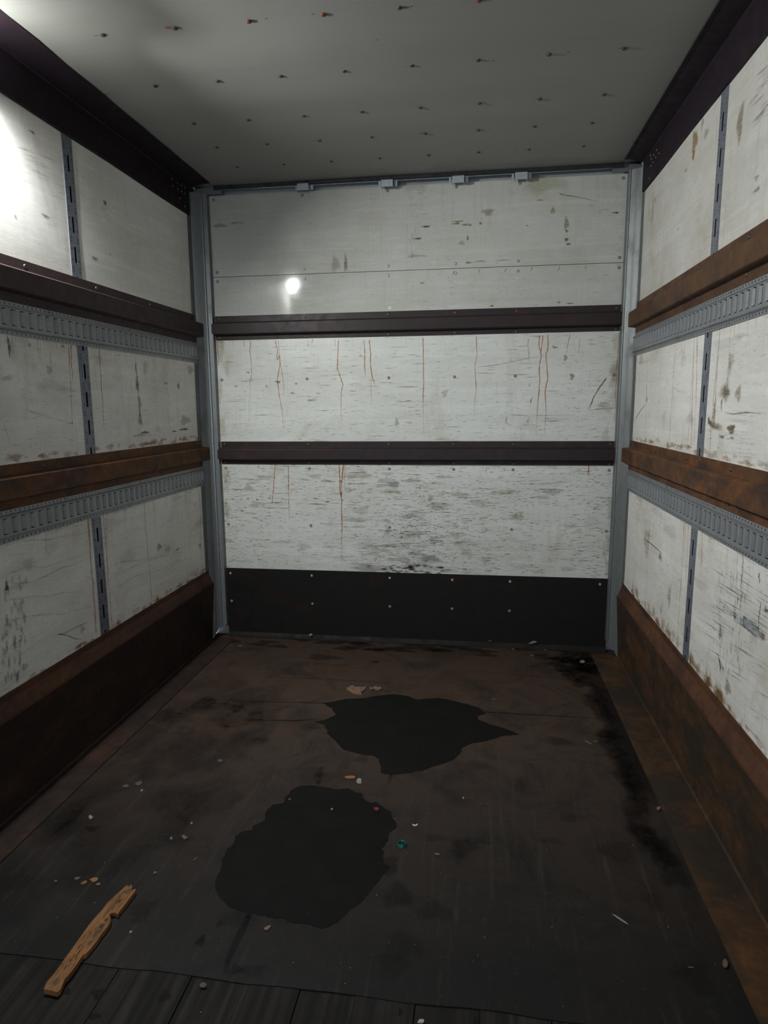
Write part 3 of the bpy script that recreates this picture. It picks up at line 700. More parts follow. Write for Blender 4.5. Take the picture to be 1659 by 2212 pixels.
side_rail(-1, 1.978, R_UPL, 'dark plum-brown steel rub rail, upper one on the left wall')
side_rail(-1, 1.254, R_LOWL, 'rusty brown steel rub rail, lower one on the left wall')
side_rail(1, 1.978, R_UPR, 'ochre-brown steel rub rail, upper one on the right wall')
side_rail(1, 1.254, R_LOW, 'orange rusty steel rub rail, lower one on the right wall')
def back_rail(z, zs, label):
    r = MB(); pr = rail_profile(z, .108, .139, .040)
    r.extrude(pr, lambda p, t: (t, D-p[0], p[1]+.0015*t), -1.148, 1.176, R_BACKRAIL)
    hat = [(.006, z-.041), (.036, z-.0445), (.0402, z-.048), (.0402, z-.104), (.036, z-.1083), (.006, z-.111)]
    r.extrude(hat, lambda p, t: (t, D-p[0], p[1]+.0015*t), -1.160, -1.146, R_BACKRAIL); r.extrude(hat, lambda p, t: (t, D-p[0], p[1]+.0015*t), 1.174, 1.180, R_BACKRAIL)
    o = r.build('rub_rail', None, (0, D, z-.07), bevel=.0015, label=label, cat='rail', group='wall rub rails')
    for x in BX:
        for zz in (z-.018, z-.128): fast(ME_SCREWR, 'screw', o, (min(x, 1.150), D-.005, zz), (0, -1, 0))
    return o
back_rail(1.982, 0, 'dark brown steel rub rail across the back wall, upper of two')
back_rail(1.242, 0, 'dark brown steel rub rail across the back wall, lower of two')

# ------------------------------------------------------------------ cargo tracks
def cargo_track(side, z, label):
    r = MB(); fn = lambda d, y, zz: (side*(W-d), y, zz)
    ya, yb = Y0, 3.742
    z0, z1, z2, z3, z4, z5 = z, z-.014, z-.0265, z-.083, z-.098, z-.115
    d1, d2, d3 = .0045, .0125, .0165
    def strip(pts, a, b, m=GALV_T):
        vs = []; 
        for d, zz in pts: vs += [fn(d, a, zz), fn(d, b, zz)]
        r.add(vs, [(2*i, 2*i+1, 2*i+3, 2*i+2) for i in range(len(pts)-1)], m)
    strip([(.0005, z0), (d1, z0), (d1, z1), (d3, z1-.004), (d3, z1-.006), (d2, z1-.009), (d2, z2)], ya, yb)
    strip([(d2, z3), (d2, z4+.006), (d3, z4+.004), (d3, z4+.002), (d1, z4-.003), (d1, z5), (.0005, z5)], ya, yb)
    r.add([fn(.0008, ya, z1), fn(.0008, yb, z1), fn(.0008, yb, z4), fn(.0008, ya, z4)], [(0, 1, 2, 3)], BLACK)  # black strip painting in the shade behind the slots
    pitch = .0475; y = 3.715; wd = .028
    r.add([fn(d2, y, z2), fn(d2, yb, z2), fn(d2, yb, z3), fn(d2, y, z3)], [(0, 1, 2, 3)], GALV_T)
    while y > ya+.1:
        s0 = y-wd                   # slot between s0 (near edge) and y
        # pressed-in tongue: deepest at the near edge, coming back to the face at the far edge
        e = .0028
        r.add([fn(d2, y, z2), fn(d2, y, z3), fn(.0035, s0+.004, z2), fn(.0035, s0+.004, z3), fn(.0035, s0+.0015, z2), fn(.0035, s0+.0015, z3), fn(d2+.0015, s0, z2-.001), fn(d2+.0015, s0, z3+.001)],
              [(0, 1, 3, 2), (2, 3, 5, 4), (4, 5, 7, 6)], GALV_T)
        r.add([fn(d2, s0-(pitch-wd), z2), fn(d2, s0, z2), fn(d2, s0, z3), fn(d2, s0-(pitch-wd), z3)], [(0, 1, 2, 3)], GALV_T)
        # open ends of the slot, painted black for the shade inside
        for zz, sg in ((z2, 1), (z3, -1)):
            r.add([fn(d2, s0, zz), fn(d2, y, zz), fn(d2, y, zz-sg*.0005), fn(.004, s0, zz-sg*.0045), fn(d2+.0002, s0, zz-sg*.0045)], [(0, 1, 2, 4)], BLACK)
        y -= pitch
    y = 3.72
    while y > .8:                   # little punched holes along both flanges
        for zz in (z-.007, z-.107):
            r.add([fn(d1+.0006, y, zz+.003), fn(d1+.0006, y+.004, zz+.003), fn(d1+.0006, y+.004, zz-.003), fn(d1+.0006, y, zz-.003)], [(0, 1, 2, 3)], BLACK)
        y -= .0238
    r.add([fn(.0005, yb, z0), fn(d1, yb, z0), fn(d2, yb, z2), fn(d2, yb, z3), fn(d1, yb, z5), fn(.0005, yb, z5)], [tuple(range(6))], GALV_T)
    o = r.build('cargo_track', None, (side*W, 0, z-.057), label=label, cat='cargo track', group='slotted cargo tracks')
    for yy in (1.77, 2.365, 2.96, 3.55): fast(ME_RIVS, 'rivet', o, (side*(W-d1), yy, z-.107), (-side, 0, 0)); fast(ME_RIVS, 'rivet', o, (side*(W-d1), yy+.03, z-.007), (-side, 0, 0))
    return o
cargo_track(-1, 1.8195, 'galvanised slotted cargo track under the upper rail, left wall')
cargo_track(-1, 1.0955, 'galvanised slotted cargo track under the lower rail, left wall')
cargo_track(1, 1.8195, 'galvanised slotted cargo track under the upper rail, right wall')
cargo_track(1, 1.0955, 'galvanised slotted cargo track under the lower rail, right wall')

# ------------------------------------------------------------------ slotted uprights
def upright(side, label):
    r = MB(); d0, d1 = -.010, -.001+.003
    y0, y1 = UP0+.001, UP1-.001; yc = (y0+y1)/2; hw = .0056
    X = lambda d: side*(W-d)
    tops = [2.447-.1165*k for k in range(18)]; tops = [t for t in tops if t > .42]
    cuts = sorted([t for t in tops]+[t-.062 for t in tops])
    zs = [.40]+cuts+[2.56]
    def face(a, b, c, d): r.add([(X(d1), a, c), (X(d1), b, c), (X(d1), b, d), (X(d1), a, d)], [(0, 1, 2, 3)], GALV_P)
    face(y0, yc-hw, .40, 2.56); face(yc+hw, y1, .40, 2.56)
    zz = .40
    for t in sorted(tops):
        face(yc-hw, yc+hw, zz, t-.062); zz = t
        for a in (yc-hw, yc+hw): r.add([(X(d1), a, t-.062), (X(d0), a, t-.062), (X(d0), a, t), (X(d1), a, t)], [(0, 1, 2, 3)], BLACK)  # slot walls coloured black to hold the shade of the slot
        # pairs of pressed dimples next to and between the slots
        for dz in (-.010, -.052, .020, .034):
            for sg in (-1, 1):
                c = (yc+sg*.022, t+dz); rr = .0032 if side > 0 else .0055
                r.add([(X(d1+.0004), c[0]+rr*.7*cos(k*pi/3), c[1]+rr*sin(k*pi/3)) for k in range(6)], [tuple(range(6))], DIMP if side < 0 else BLACK)
    face(yc-hw, yc+hw, zz, 2.56)
    r.add([(X(d0), y0, .40), (X(d0), y1, .40), (X(d0), y1, 2.56), (X(d0), y0, 2.56)], [(0, 1, 2, 3)], BLACK)
    for a in (y0, y1): r.add([(X(d1), a, .4), (X(d0), a, .4), (X(d0), a, 2.56), (X(d1), a, 2.56)], [(0, 1, 2, 3)], GALV_P)
    return r.build('slotted_upright', None, (side*W, yc, .40), label=label, cat='wall upright')
DIMP = m_plain('dark_dimple', (.065, .07, .075), .6, .3)
upright(-1, 'grey steel upright with vertical slots between the left wall panels')
upright(1, 'grey steel upright with vertical slots between the right wall panels')

# ------------------------------------------------------------------ corner posts
def corner_post(side, label):
    r = MB(); xe = -1.151 if side < 0 else -1.170; xr = -1.181 if side < 0 else -1.176
    prof = [(-1.2325, 3.705), (-1.2325, 3.752), (-1.222, 3.757), (-1.205, 3.773), (-1.198, 3.779), (xr-.004, 3.790), (xr, 3.788), (xr+.004, 3.790), (xr+.006, 3.797), (xe, 3.800), (xe, 3.836), (-1.2345, 3.836), (-1.2345, 3.705)]
    zb = .075; n = len(prof)
    # jagged, torn lower end
    vs = []; fs = []
    for i, (x, y) in enumerate(prof):
        low = {1: .0, 2: .01, 3: .05}.get(i, zb+.015*sin(i*2.3))
        vs.append((x, y, low))
    for x, y in prof: vs.append((x, y, 2.655))
    fs = [(i, (i+1) % n, n+(i+1) % n, n+i) for i in range(n)]
    fs.append(tuple(range(n, 2*n)))
    vs = [(v[0]*(-side), v[1], v[2]) for v in vs]
    r.add(vs, fs, GALV)
    # top plate that turns over towards the header
    x0, x1 = sorted((-side*-1.232, -side*(-1.060 if side < 0 else -1.085)))
    o = r.build('corner_post', None, (side*1.2, 3.79, 0), bevel=.0012, label=label, cat='post')
    b = MB(); b.extrude([(cos(t)*.0022, sin(t)*.0022) for t in [k*pi/4 for k in range(8)]], lambda p, t: (-side*xr+p[0], 3.7885+p[1], t), .08, 2.655, BLUEBEAD)
    b.build('bead', o).location = -o.location
    b = MB(); b.box((min(x0, x1), 3.804, 2.650), (max(x0, x1), 3.812, 2.684), GALV); g = b.build('top_plate', o); g.location = -o.location
    b = MB()
    for k in range(60):
        z = 2.6-k*.043+random.uniform(-.01, .01)
        if random.random() < .45: b.add([(-side*-1.2318*1+0, 0, 0)]*3, [], BLACK)
    for z in (.60, .95, 1.40, 1.62, 2.15, 2.45): fast(ME_RIVS, 'rivet', o, (side*1.2325, 3.728, z), (-side, 0, 0))
    return o
corner_post(-1, 'galvanised steel corner post in the far left corner')
corner_post(1, 'galvanised steel corner post in the far right corner')

# ------------------------------------------------------------------ roof rails
def roof_rail(side, xi, label):
    r = MB()
    pr = [(.0008, 2.520), (.010, 2.521), (.012, 2.524), (.012, 2.662), (.016, 2.667), (W-xi-.02, 2.683), (W-xi, 2.6835), (W-xi, 2.6865), (.004, 2.700), (.0008, 2.700)]
    seg = 40
    fn = lambda p, t: (side*(W-p[0]), t, p[1]+(.0012*sin(t*7) if p[1] < 2.53 else 0))
    r.extrude(pr, fn, Y0, 3.725, R_ROOF, seg=seg)
    o = r.build('roof_rail', None, (side*W, 0, 2.6), label=label, cat='rail')
    L = [(3.517, 2.646), (3.582, 2.648), (3.630, 2.650), (3.669, 2.650), (3.518, 2.613), (3.583, 2.616), (3.625, 2.618), (3.671, 2.620), (3.60, 2.575), (3.66, 2.55)] if side < 0 else \
        [(3.464, 2.631), (3.417, 2.600), (3.512, 2.625), (3.472, 2.601), (3.578, 2.646), (3.559, 2.625), (3.520, 2.595), (3.559, 2.593), (3.578, 2.542)]
    for y, z in L: fast(ME_RIVS, 'rivet', o, (side*(W-.0125), y, z), (-side, 0, 0))
    return o
roof_rail(-1, 1.097, 'dark brown steel roof rail along the top of the left wall')
roof_rail(1, 1.130, 'dark brown steel roof rail along the top of the right wall')

# header across the top of the back wall, with its clips
r = MB()
r.extrude([(3.782, 2.686), (3.782, 2.671), (3.785, 2.668), (3.798, 2.668), (3.798, 2.671), (3.788, 2.673), (3.787, 2.694), (3.784, 2.694)], lambda p, t: (t, p[0], p[1]), -1.10, 1.14, R_HEAD, seg=8)
hd = r.build('header_channel', None, (0, 3.79, 2.68), label='dark steel header channel between ceiling and back wall', cat='header')
r = MB(); r.box((-1.06, 3.7982, 2.6665), (1.08, 3.8005, 2.6710), BLUEBEAD); g = r.build('lip', hd, (0, 3.799, 2.668)); g.location -= hd.location; g['label'] = 'bright bare metal lip'
def clip_mesh():
    r = MB(); r.box((-.032, -.004, -.018), (.032, .0, .018), GALV_B); r.box((-.032, 0, -.018), (-.029, .040, .018), GALV_B); r.box((.029, 0, -.018), (.032, .040, .018), GALV_B)
    r.box((.038, .020, -.010), (.054, .024, .024), GALV_B); r.box((-.050, .020, -.010), (-.038, .024, .024), GALV_B)
    return r
names = ('first zinc clip from the left under the header above the back wall', 'zinc clip under the header, second from the left',
         'zinc clip under the header, third from the left', 'zinc clip under the header, nearest the right corner')
proto = None
for x, lb in zip((-.578, -.105, .282, .616), names):
    if proto is None: proto = clip_mesh().build('zinc_clip', None, (0, 0, 0), bevel=.0008, cat='clip', group='header clips'); o = proto
    else: o = proto.copy(); COL.objects.link(o)
    o.location = (x, 3.779, 2.655-.005*(x > -.3)); o['label'] = lb

# ------------------------------------------------------------------ kick plates
def kick_side(side, foot, face_m, label):
    r = MB(); fn = lambda p, t: (side*(W-p[0]), t, p[1])
    r.extrude([(.0008, .4514), (.0045, .4514), (.0045, .425), (.024, .375), (.0255, .366), (.0008, .366)], fn, Y0, 3.745, R_KTOP)
    r.extrude([(.0006, .3655), (.025, .3655), (.024, .35), (.006, .012), (.012, .0055), (foot, .0045), (foot, .0004), (.0006, .0004)], fn, Y0, 3.775, face_m)
    o = r.build('kick_plate', None, (side*W, 0, 0), label=label, cat='kick plate')
    st_mb = o
    return o
kick_side(-1, 1.235-1.098, R_KICKL, 'dark reddish rusty steel kick plate along the foot of the left wall')
kick_side(1, 1.235-1.0856, R_KICKR, 'scuffed brown rusty steel kick plate along the foot of the right wall')
r = MB()
r.extrude([(D-.0008, .446), (D-.006, .446), (D-.006, .03), (D-.016, .012), (D-.020, .002), (D-.020, .0008), (D-.0008, .0008)], lambda p, t: (t, p[0], p[1]), -1.152, 1.176, R_KICKB)
kb = r.build('kick_plate', None, (0, D, 0), label='blackened steel kick plate across the foot of the back wall', cat='kick plate')
for x in BX:
    fast(ME_SCREW, 'screw', kb, (x if x < 1.1 else 1.128, D-.006, .4115), (0, -1, 0))
    if x < 1.1: fast(ME_SCREWD, 'screw', kb, (x, D-.006, .231), (0, -1, 0))

# ------------------------------------------------------------------ wet stains on the floor
def outline_thing(name, pts, m, label, cat, h=.0012, z=.0008, group=None, wob=0, dome=0, rough_sub=0):
    P = [Fp(*p) for p in pts]
    if rough_sub:
        Q = []
        for (a, b), (c, d) in zip(P, P[1:]+P[:1]):
            L = math.hypot(c-a, d-b); k = max(1, int(L/rough_sub))
            for i in range(k):
                t = i/k; Q.append((a+(c-a)*t+random.gauss(0, wob), b+(d-b)*t+random.gauss(0, wob)))
        P = Q
    cx = sum(p[0] for p in P)/len(P); cy = sum(p[1] for p in P)/len(P)
    n = len(P); r = MB()
    top = [(x, y, z+h+(random.uniform(0, dome) if dome else 0)) for x, y in P]
    bot = [(x, y, z) for x, y in P]
    r.add(top+bot, [tuple(range(n))]+[tuple(reversed(range(n, 2*n)))]+[(i, (i+1) % n, n+(i+1) % n, n+i) for i in range(n)], m)
    return r.build(name, None, (cx, cy, z), label=label, cat=cat, group=group)
p1 = crop(440, 1200, 1.843, [(475,588),(510,583),(560,573),(640,568),(690,558),(760,552),(815,560),(850,575),(880,572),(930,567),(990,578),(1060,595),(1105,612),(1122,628),(1090,640),(1095,655),(1140,672),(1200,690),(1258,713),(1200,716),(1130,738),(1060,750),(1030,765),(1020,790),(990,815),(930,835),(870,855),(820,866),(750,875),(705,866),(705,845),(695,810),(680,798),(630,792),(560,775),(530,745),(495,710),(480,675),(445,662),(490,652),(525,635),(510,608)])
p2 = crop(440, 1650, 3.318, [(640,185),(700,160),(790,155),(865,165),(930,185),(1000,180),(1050,178),(1080,205),(1130,210),(1155,265),(1200,280),(1240,275),(1290,310),(1335,345),(1350,385),(1383,430),(1375,470),(1330,500),(1315,560),(1285,600),(1290,650),(1283,710),(1325,745),(1290,790),(1255,850),(1190,920),(1120,1000),(1030,1060),(960,1130),(900,1165),(840,1180),(730,1150),(640,1140),(560,1105),(480,1105),(400,1085),(330,1060),(250,1050),(180,1015),(120,960),(85,900),(85,830),(125,770),(135,680),(170,610),(215,570),(230,520),(290,480),(340,475),(360,440),(430,415),(440,350),(500,290),(560,285),(600,225)])
outline_thing('puddle', p1, WET, 'dark wet patch with pointed sides on the floor, nearer the back wall', 'puddle', .0003, .0008, wob=.0018, rough_sub=.012)
outline_thing('puddle', p2, WET, 'large round dark wet patch with frayed edges, nearer the camera', 'puddle', .0003, .0008, wob=.0022, rough_sub=.010)

# ------------------------------------------------------------------ broken wooden slat
sp = crop(40, 1860, 5.53, [(300,1530),(320,1480),(340,1440),(430,1340),(500,1235),(570,1140),(680,990),(800,820),(850,750),(900,690),(950,630),(1000,580),(1040,525),(1080,480),(1180,390),(1290,290),(1325,300),(1345,268),(1350,310),(1378,285),(1345,335),(1310,360),(1398,328),(1400,350),(1330,440),(1280,510),(1220,580),(1180,640),(1160,620),(1125,615),(1095,630),(1088,660),(1105,690),(1090,740),(1050,800),(1000,860),(940,950),(900,1000),(850,1060),(800,1110),(770,1120),(720,1190),(650,1300),(600,1365),(560,1400),(500,1530),(460,1565),(380,1545)])
TH = .015
P = [un(x, y, 2, TH) for x, y in sp]
c0 = un(200, 2000, 2, 0); n = len(P); r = MB()
r.add([(p.x, p.y, TH+random.uniform(-.0006, .0006)) for p in P]+[(p.x+.0012*0, p.y, .0012) for p in P], [tuple(range(n)), tuple(reversed(range(n, 2*n)))]+[(i, (i+1) % n, n+(i+1) % n, n+i) for i in range(n)], WOOD)
slat = r.build('broken_slat', None, (c0.x, c0.y, .0012), label='splintered orange-brown wooden slat lying on the floor at the near left', cat='wood slat')
# grey dirt and grain cracks on the slat, as part of its own mesh
mb = MB(); st = Stains(mb, lambda h, v: (h, v, TH+.0012))
def Sl(x, y): p = un(40+x/5.53, 1860+y/5.53, 2, TH+.001); return p.x, p.y
for x, y, rh, rv, a in ((1050,700,.008,.008,.85),(1000,770,.009,.010,.85),(930,860,.007,.016,.7),(1200,430,.010,.030,.45),(850,980,.006,.012,.5),(440,1440,.012,.014,.45),(1300,360,.010,.012,.5)):
    h, v = Sl(x, y); st.blob(h, v, rh, rv, (.09, .085, .075), a)
for i in range(60):
    t = random.random(); x = 480+t*740+random.uniform(-50, 60); y = 1340-t*900+random.uniform(-20, 60)
    st.ribbon([Sl(x, y), Sl(x+25, y-38), Sl(x+48, y-72)], .0009, (.05, .022, .010), .8, 'both')
for i in range(10):
    t = random.random(); x = 1130+t*180; y = 450-t*130; st.ribbon([Sl(x, y), Sl(x+40, y-40)], .0010, (.03, .018, .012), .9, 'both')
g = mb.build('grain_marks', slat, (c0.x, c0.y, .0012)); g.location = (0, 0, 0); g['label'] = 'dark grain cracks and grey dirt on the face of the slat'

# ------------------------------------------------------------------ litter
def poly(cx, cy, rx, ry, n=7, rot=0, jag=.25):
    out = []
    for i in range(n):
        t = 2*pi*i/n; k = 1+random.uniform(-jag, jag); x, y = rx*k*cos(t), ry*k*sin(t)
        out.append((cx+x*cos(rot)-y*sin(rot), cy+x*sin(rot)+y*cos(rot)))
    return out
A = crop(680, 1470, 5.925, [(405,110),(440,85),(480,78),(520,95),(560,90),(600,95),(655,90),(640,130),(610,150),(590,170),(605,195),(540,190),(500,178),(480,170),(440,140),(410,135)])
outline_thing('cardboard_scrap', A, CARD, 'larger torn speckled brown scrap just behind the far wet patch', 'scrap', .003, .001, dome=.004)
Bq = crop(680, 1470, 5.925, [(695,95),(730,100),(760,90),(790,88),(800,105),(830,100),(860,120),(830,135),(790,145),(785,125),(750,118),(720,138),(705,122)])
outline_thing('cardboard_scrap', Bq, CARD, 'smaller hooked brown scrap beside the larger torn scrap', 'scrap', .004, .001, dome=.006)
def lean(name, px, py, w, h, label, cat, ang=0):
    r = MB(); c = un(px, py, 1, D-.020); P = poly(0, 0, w, h, 8, ang, .35); n = 8
    r.add([(c.x+x, D-.0235+random.uniform(-.001, .001), c.z+y) for x, y in P]+[(c.x+x, D-.0215, c.z+y) for x, y in P], [tuple(range(n)), tuple(reversed(range(n, 2*n)))]+[(i, (i+1) % n, n+(i+1) % n, n+i) for i in range(n)], CHIPW)
    return r.build(name, None, c, label=label, cat=cat)
def chip(name, cx, cy, rx, ry, m, label, cat, rot=0, n=7, h=.002, jag=.25, z=.0012, group=None, dome=.001):
    return outline_thing(name, poly(cx, cy, rx, ry, n, rot, jag), m, label, cat, h, z, dome=dome, group=group)
chip('wood_chip', 757, 1680, 13, 3, CHIPO, 'orange wood chip between the two wet patches', 'wood chip', .0)
chip('paint_blob', 776, 1688, 6, 6, CHIPW, 'whitish blob on the floor right of the orange wood chip', 'debris')
lean('paper_scrap', 672, 1371, .013, .009, 'small pale scrap at the foot of the back wall, left half', 'scrap', .3)
lean('paper_scrap', 1151, 1387, .021, .006, 'small pinkish white scrap at the foot of the back wall, right half', 'scrap', .25)
chip('paper_scrap', 1258, 1430, 5, 3, CHIPW, 'round pale flake near the far right corner', 'scrap')
lean('straw', 1059, 1384, .012, .0022, 'short pale straw at the foot of the back wall, right of its middle', 'straw', -.3)
for (x, y, rx, rt_, lb) in ((1105,1401,8,.5,'thin bent pale straw below the pinkish scrap'),(1176,1404,7,.3,'thin pale straw in the dirt right of the pinkish scrap'),(1149,1416,4.5,0,'tiny pale straw in front of the pinkish scrap'),
        (519,1396,6,-.15,'thin pale straw near the far left corner'),(1271,1605,9,.45,'thin tan straw near the right edge of the floor, left of a pair'),(1287,1602,6,.1,'thin tan straw near the right edge of the floor, right of a pair'),(1067,1511,5,.1,'short tan straw right of the far wet patch top'),(1340,1987,21,.58,'long pale wood sliver on the dark near right floor'),
        (1572,1961,6,.4,'short tan straw beside the near right kick plate'),(1492,2091,7,.1,'short tan straw near the lower right corner of the floor'),(1645,2028,6,.3,'short pale straw at the right edge of the picture'),(422,1857,6,-.6,'thin pale straw left of the large round wet patch')):
    chip('straw', x, y, rx, 1.0 if rx < 15 else 1.8, CHIPW if rx > 15 else CARD, lb, 'straw', rt_, 8, .0012, .08)
chip('grey_flake', 476, 1645, 6, 4, CHIPG, 'grey flake on the floor left of the far wet patch', 'flake')
chip('grey_flake', 272, 1699, 8, 3.5, CHIPG, 'flat grey-green flake, left one of a pair at the left', 'flake', -.1)
chip('grey_flake', 301, 1693, 8, 4.5, CHIPG, 'crumpled grey flake, right one of a pair at the left', 'flake', -.3)
chip('paint_crumb', 306, 1709, 3, 2, CHIPW, 'tiny pale crumb just below the pair of grey flakes', 'crumb')
chip('paint_crumb', 196, 1768, 4.5, 4, CHIPW, 'round pale crumb on the dark floor far left', 'crumb', h=.004)
chip('paint_crumb', 414, 1780, 2.2, 2.2, CHIPW, 'tiny white speck midway between round crumb and large wet patch', 'crumb')
chip('grey_flake', 335, 1887, 5, 3, CHIPG, 'small grey flake right above the tip of the wooden slat', 'flake', -.5)
chip('orange_crumb', 204, 1902, 10, 5, CHIPO, 'bright orange crumb, largest of the cluster above the slat', 'crumb', -.15)
chip('orange_crumb', 181, 1909, 7.5, 3.5, m_plain('dull_orange', (.2,.10,.035)), 'elongated dull orange crumb left of the bright one', 'crumb', -.5)
chip('orange_crumb', 212, 1912, 6, 2.5, CARD, 'small tan crumb below the bright orange one', 'crumb', -.2)
chip('orange_crumb', 167, 1899, 6.5, 3, m_plain('pinkish_tan', (.13,.09,.065)), 'pinkish tan crumb, leftmost of the cluster above the slat', 'crumb', -.15)
chip('grey_flake', 120, 1905, 4, 2.5, CHIPG, 'tiny grey flake left of the crumb cluster', 'flake')
chip('paint_crumb', 283, 2015, 4, 2.5, CHIPW, 'tiny white crumb right of the middle of the slat', 'crumb', -.5)
chip('paint_crumb', 580, 2005, 9, 3.5, CARD, 'tan crumbly bit below the large round wet patch', 'crumb', -.3, jag=.5)
chip('grey_flake', 439, 2130, 8, 5.5, CHIPG, 'round grey disc at the edge of the plank floor', 'flake', -.2, 9, jag=.08)
chip('paper_scrap', 399, 1810, 6, 4, m_plain('pinkish_crumb', (.13, .09, .075)), 'pinkish crumb left of the large round wet patch', 'scrap', jag=.4)
chip('paint_crumb', 370, 1812, 3.5, 3, CARD, 'tan speck left of the pinkish crumb', 'crumb')
chip('paint_crumb', 944, 1847, 8, 2.2, CARD, 'short tan bit right of the green cap', 'crumb', .1)
chip('paper_scrap', 909, 2207, 9, 5, m_plain('silver_scrap', (.42, .42, .43)), 'silvery scrap at the bottom edge of the picture', 'scrap', jag=.4, z=-.001)
chip('paint_crumb', 1001, 1725, 2.2, 2, CHIPW, 'tiny white speck right of the gap between the wet patches', 'crumb')
chip('wood_chip', 1566, 2085, 6, 9, m_plain('weathered_chip', (.15, .11, .085)), 'brownish chip stuck at the edge of the right floor strip', 'wood chip', z=.004)
chip('wood_chip', 1423, 1749, 4.5, 3.5, m_plain('pale_red_chip', (.24, .13, .10)), 'pale red chip on the edge of the right floor strip', 'wood chip', z=.004)
chip('plastic_bit', 813, 1750, 5.5, 4.5, RED, 'dark red bit inside the large round wet patch', 'debris', h=.005)
chip('plastic_bit', 717, 1749, 2.5, 1.8, CHIPW, 'white speck inside the upper part of the large wet patch', 'debris')
chip('paint_crumb', 626, 1728, 3, 1.6, CARD, 'tan speck at the upper left of the large wet patch', 'crumb')
# curled white shaving
WHITE = m_plain('white_plastic', (.62, .62, .60), .5, .3, .1)
r = MB(); c = un(898, 1783, 2, 0); n = 10; vs = []
for i in range(n):
    t = pi*(1.15+.85*i/(n-1)); w_ = .0022*(1-.5*abs(i/(n-1)-.5))
    for rr in (.0085-w_, .0085+w_):
        for zz in (0, .0035): vs.append((c.x-.003+rr*cos(t), c.y+.004+rr*sin(t), .0008+zz))
fs = []
for i in range(n-1):
    a = i*4; b = a+4; fs += [(a, b, b+1, a+1), (a+2, a+3, b+3, b+2), (a+1, b+1, b+3, a+3), (a, a+2, b+2, b)]
fs += [(0, 1, 3, 2), (4*n-4, 4*n-2, 4*n-1, 4*n-3)]
r.add(vs, fs, WHITE)
r.build('plastic_shaving', None, (c.x, c.y, .0008), label='curved white shaving on the floor above the green cap', cat='shaving')
# green cap
bm = bmesh.new(); prof = [(0, .001), (.0100, .001), (.0110, .003), (.0118, .0085), (.0128, .0098), (.0138, .0085), (.0145, .001), (.0150, 0)]
n = 28; rings = []
for rr, zz in prof[1:]: rings.append([bm.verts.new((rr*cos(2*pi*i/n)*(1+.015*(i % 2)*(rr > .0125)), rr*sin(2*pi*i/n)*(1+.015*(i % 2)*(rr > .0125)), zz)) for i in range(n)])
for a, b in zip(rings, rings[1:]):
    for i in range(n): bm.faces.new((a[i], a[(i+1) % n], b[(i+1) % n], b[i]))
bm.faces.new(rings[0]); bm.faces.new(list(reversed(rings[-1])))
me = bpy.data.meshes.new('bottle_cap'); bm.to_mesh(me); bm.free(); me.materials.append(GREEN)
for p in me.polygons: p.use_smooth = True
o = link('bottle_cap', me, None, None, 'small green plastic bottle cap lying open side up on the floor', 'bottle cap'); c = un(868, 1826, 2, 0); o.location = (c.x, c.y, .0006)
# fine grit scattered on the floor: too much to count
r = MB(); 
for i in range(700):
    if i < 150: x, y = random.gauss(.95, .16), random.gauss(3.70, .05)
    elif i < 240: x, y = random.uniform(.9, 1.2), random.uniform(1.7, 3.7)
    else: x, y = random.uniform(-1.05, 1.05), random.uniform(1.25, 3.7)
    x = max(-1.15, min(1.2, x)); y = min(3.75, y)
    s_ = random.uniform(.0009, .0024); a = random.random()*3; z = .0005 if x < 1.08 and x > -1.09 else .0052
    if y > 3.76: continue
    pts = [(x+s_*k*cos(a+t), y+s_*k*sin(a+t), z) for t, k in ((0, 1.2), (1.6, .8), (3.1, 1.1), (4.7, .7))]
    r.add(pts+[(x, y, z+s_*.8)], [(0, 1, 4), (1, 2, 4), (2, 3, 4), (3, 0, 4)], random.choice((CHIPG, CHIPG, CARD, CHIPW)))
r.build('grit', None, (0, 0, 0), kind='stuff', label='fine pale grit and dust scattered over the floor', cat='grit')

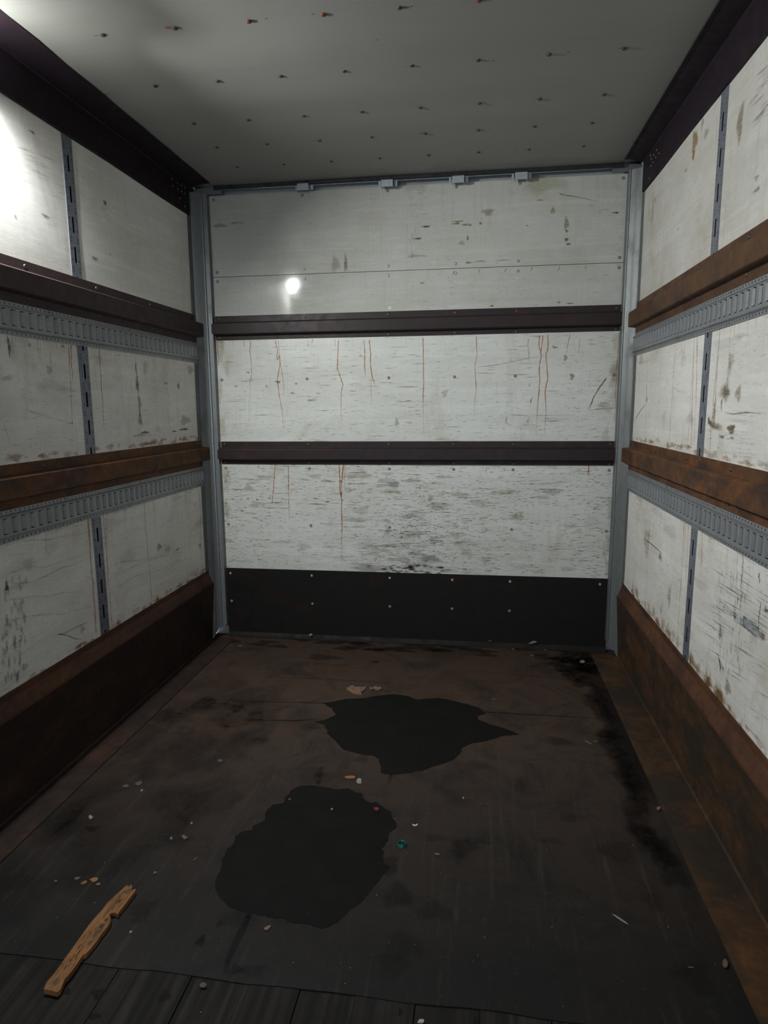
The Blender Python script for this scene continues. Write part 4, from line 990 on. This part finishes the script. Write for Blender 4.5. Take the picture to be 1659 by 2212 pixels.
# ------------------------------------------------------------------ lamp of the cargo body and an added ceiling fill (both outside the picture)
GLOW = bpy.data.materials.new('lamp_diffuser'); GLOW.use_nodes = True
pb = GLOW.node_tree.nodes['Principled BSDF']; pb.inputs['Emission Color'].default_value = (.90, .96, 1, 1); pb.inputs['Emission Strength'].default_value = 25
AIM = Vector((.72, .28, -.62)).normalized()
o = thing = bpy.data.objects.new('flood_lamp', None); COL.objects.link(o); o.location = (-1.205, 2.015, 2.475)
o['label'] = 'small white flood lamp on the left wall below the roof rail'; o['category'] = 'lamp'
r = MB(); r.box((-.0285, -.03, -.03), (-.020, .03, .04), GALV); r.box((-.022, -.008, -.008), (-.010, .008, .008), GALV); r.build('bracket', o)
rot = AIM.to_track_quat('Z', 'Y').to_matrix()
def lathe(prof, m, name, n=24):
    r = MB(); vs = []; fs = []
    for rr, zz in prof:
        for i in range(n): vs.append(rot @ Vector((rr*cos(2*pi*i/n), rr*sin(2*pi*i/n), zz)))
    for k in range(len(prof)-1):
        for i in range(n): fs.append((k*n+i, k*n+(i+1) % n, (k+1)*n+(i+1) % n, (k+1)*n+i))
    fs.append(tuple(range(n))); r.add(vs, fs, m); return r.build(name, o)
lathe([(.010, -.020), (.020, -.016), (.030, .002), (.031, .006), (.028, .006), (.027, .003)], GALV, 'housing')
g = lathe([(.001, .0045), (.018, .004)], GLOW, 'lamp_lens')
r = MB(); vs = []; hx = rot @ Vector((1, 0, 0)); ux = (Vector((0, 0, 1))-AIM*AIM.z).normalized(); sx = AIM.cross(ux)
for k in range(17):
    t = -pi*.02+pi*1.04*k/16
    for rr in (.0300, .0312):
        for dd in (.002, .029): vs.append(sx*cos(t)*rr+ux*sin(t)*rr+AIM*dd)
fs = []
for k in range(16):
    a = k*4; b = a+4; fs += [(a, a+1, b+1, b), (a+2, b+2, b+3, a+3), (a+1, a+3, b+3, b+1), (a, b, b+2, a+2)]
fs += [(0, 2, 3, 1), (64, 65, 67, 66)]
r.add(vs, fs, GALV); r.build('hood', o)
ld = bpy.data.lights.new('lamp_light', 'AREA'); ld.shape = 'DISK'; ld.size = .026; ld.energy = LAMP_W; ld.color = (.96, .99, .98)
lo = bpy.data.objects.new('lamp_light', ld); COL.objects.link(lo); lo.parent = o; lo.location = AIM*.009; lo.rotation_euler = AIM.to_track_quat('-Z', 'Y').to_euler()
pl = bpy.data.lights.new('added_ceiling_fill', 'AREA'); pl.energy = FILL_W; pl.color = (.96, .99, .98); pl.shape = 'DISK'; pl.size = .03  # fill light added to brighten the ceiling near the lamp
po = bpy.data.objects.new('added_ceiling_fill', pl); COL.objects.link(po); po.parent = o; po.location = (.045, .01, .035); po.rotation_euler = Vector((.45, .1, 1)).to_track_quat('-Z', 'Y').to_euler()
r = MB(); r.box((.020, -.015, .012), (.070, .035, .030), GALV); r.box((-.028, .006, .016), (.022, .014, .024), GALV); r.build('added_fill_head', o)  # body and arm made up to carry the added fill
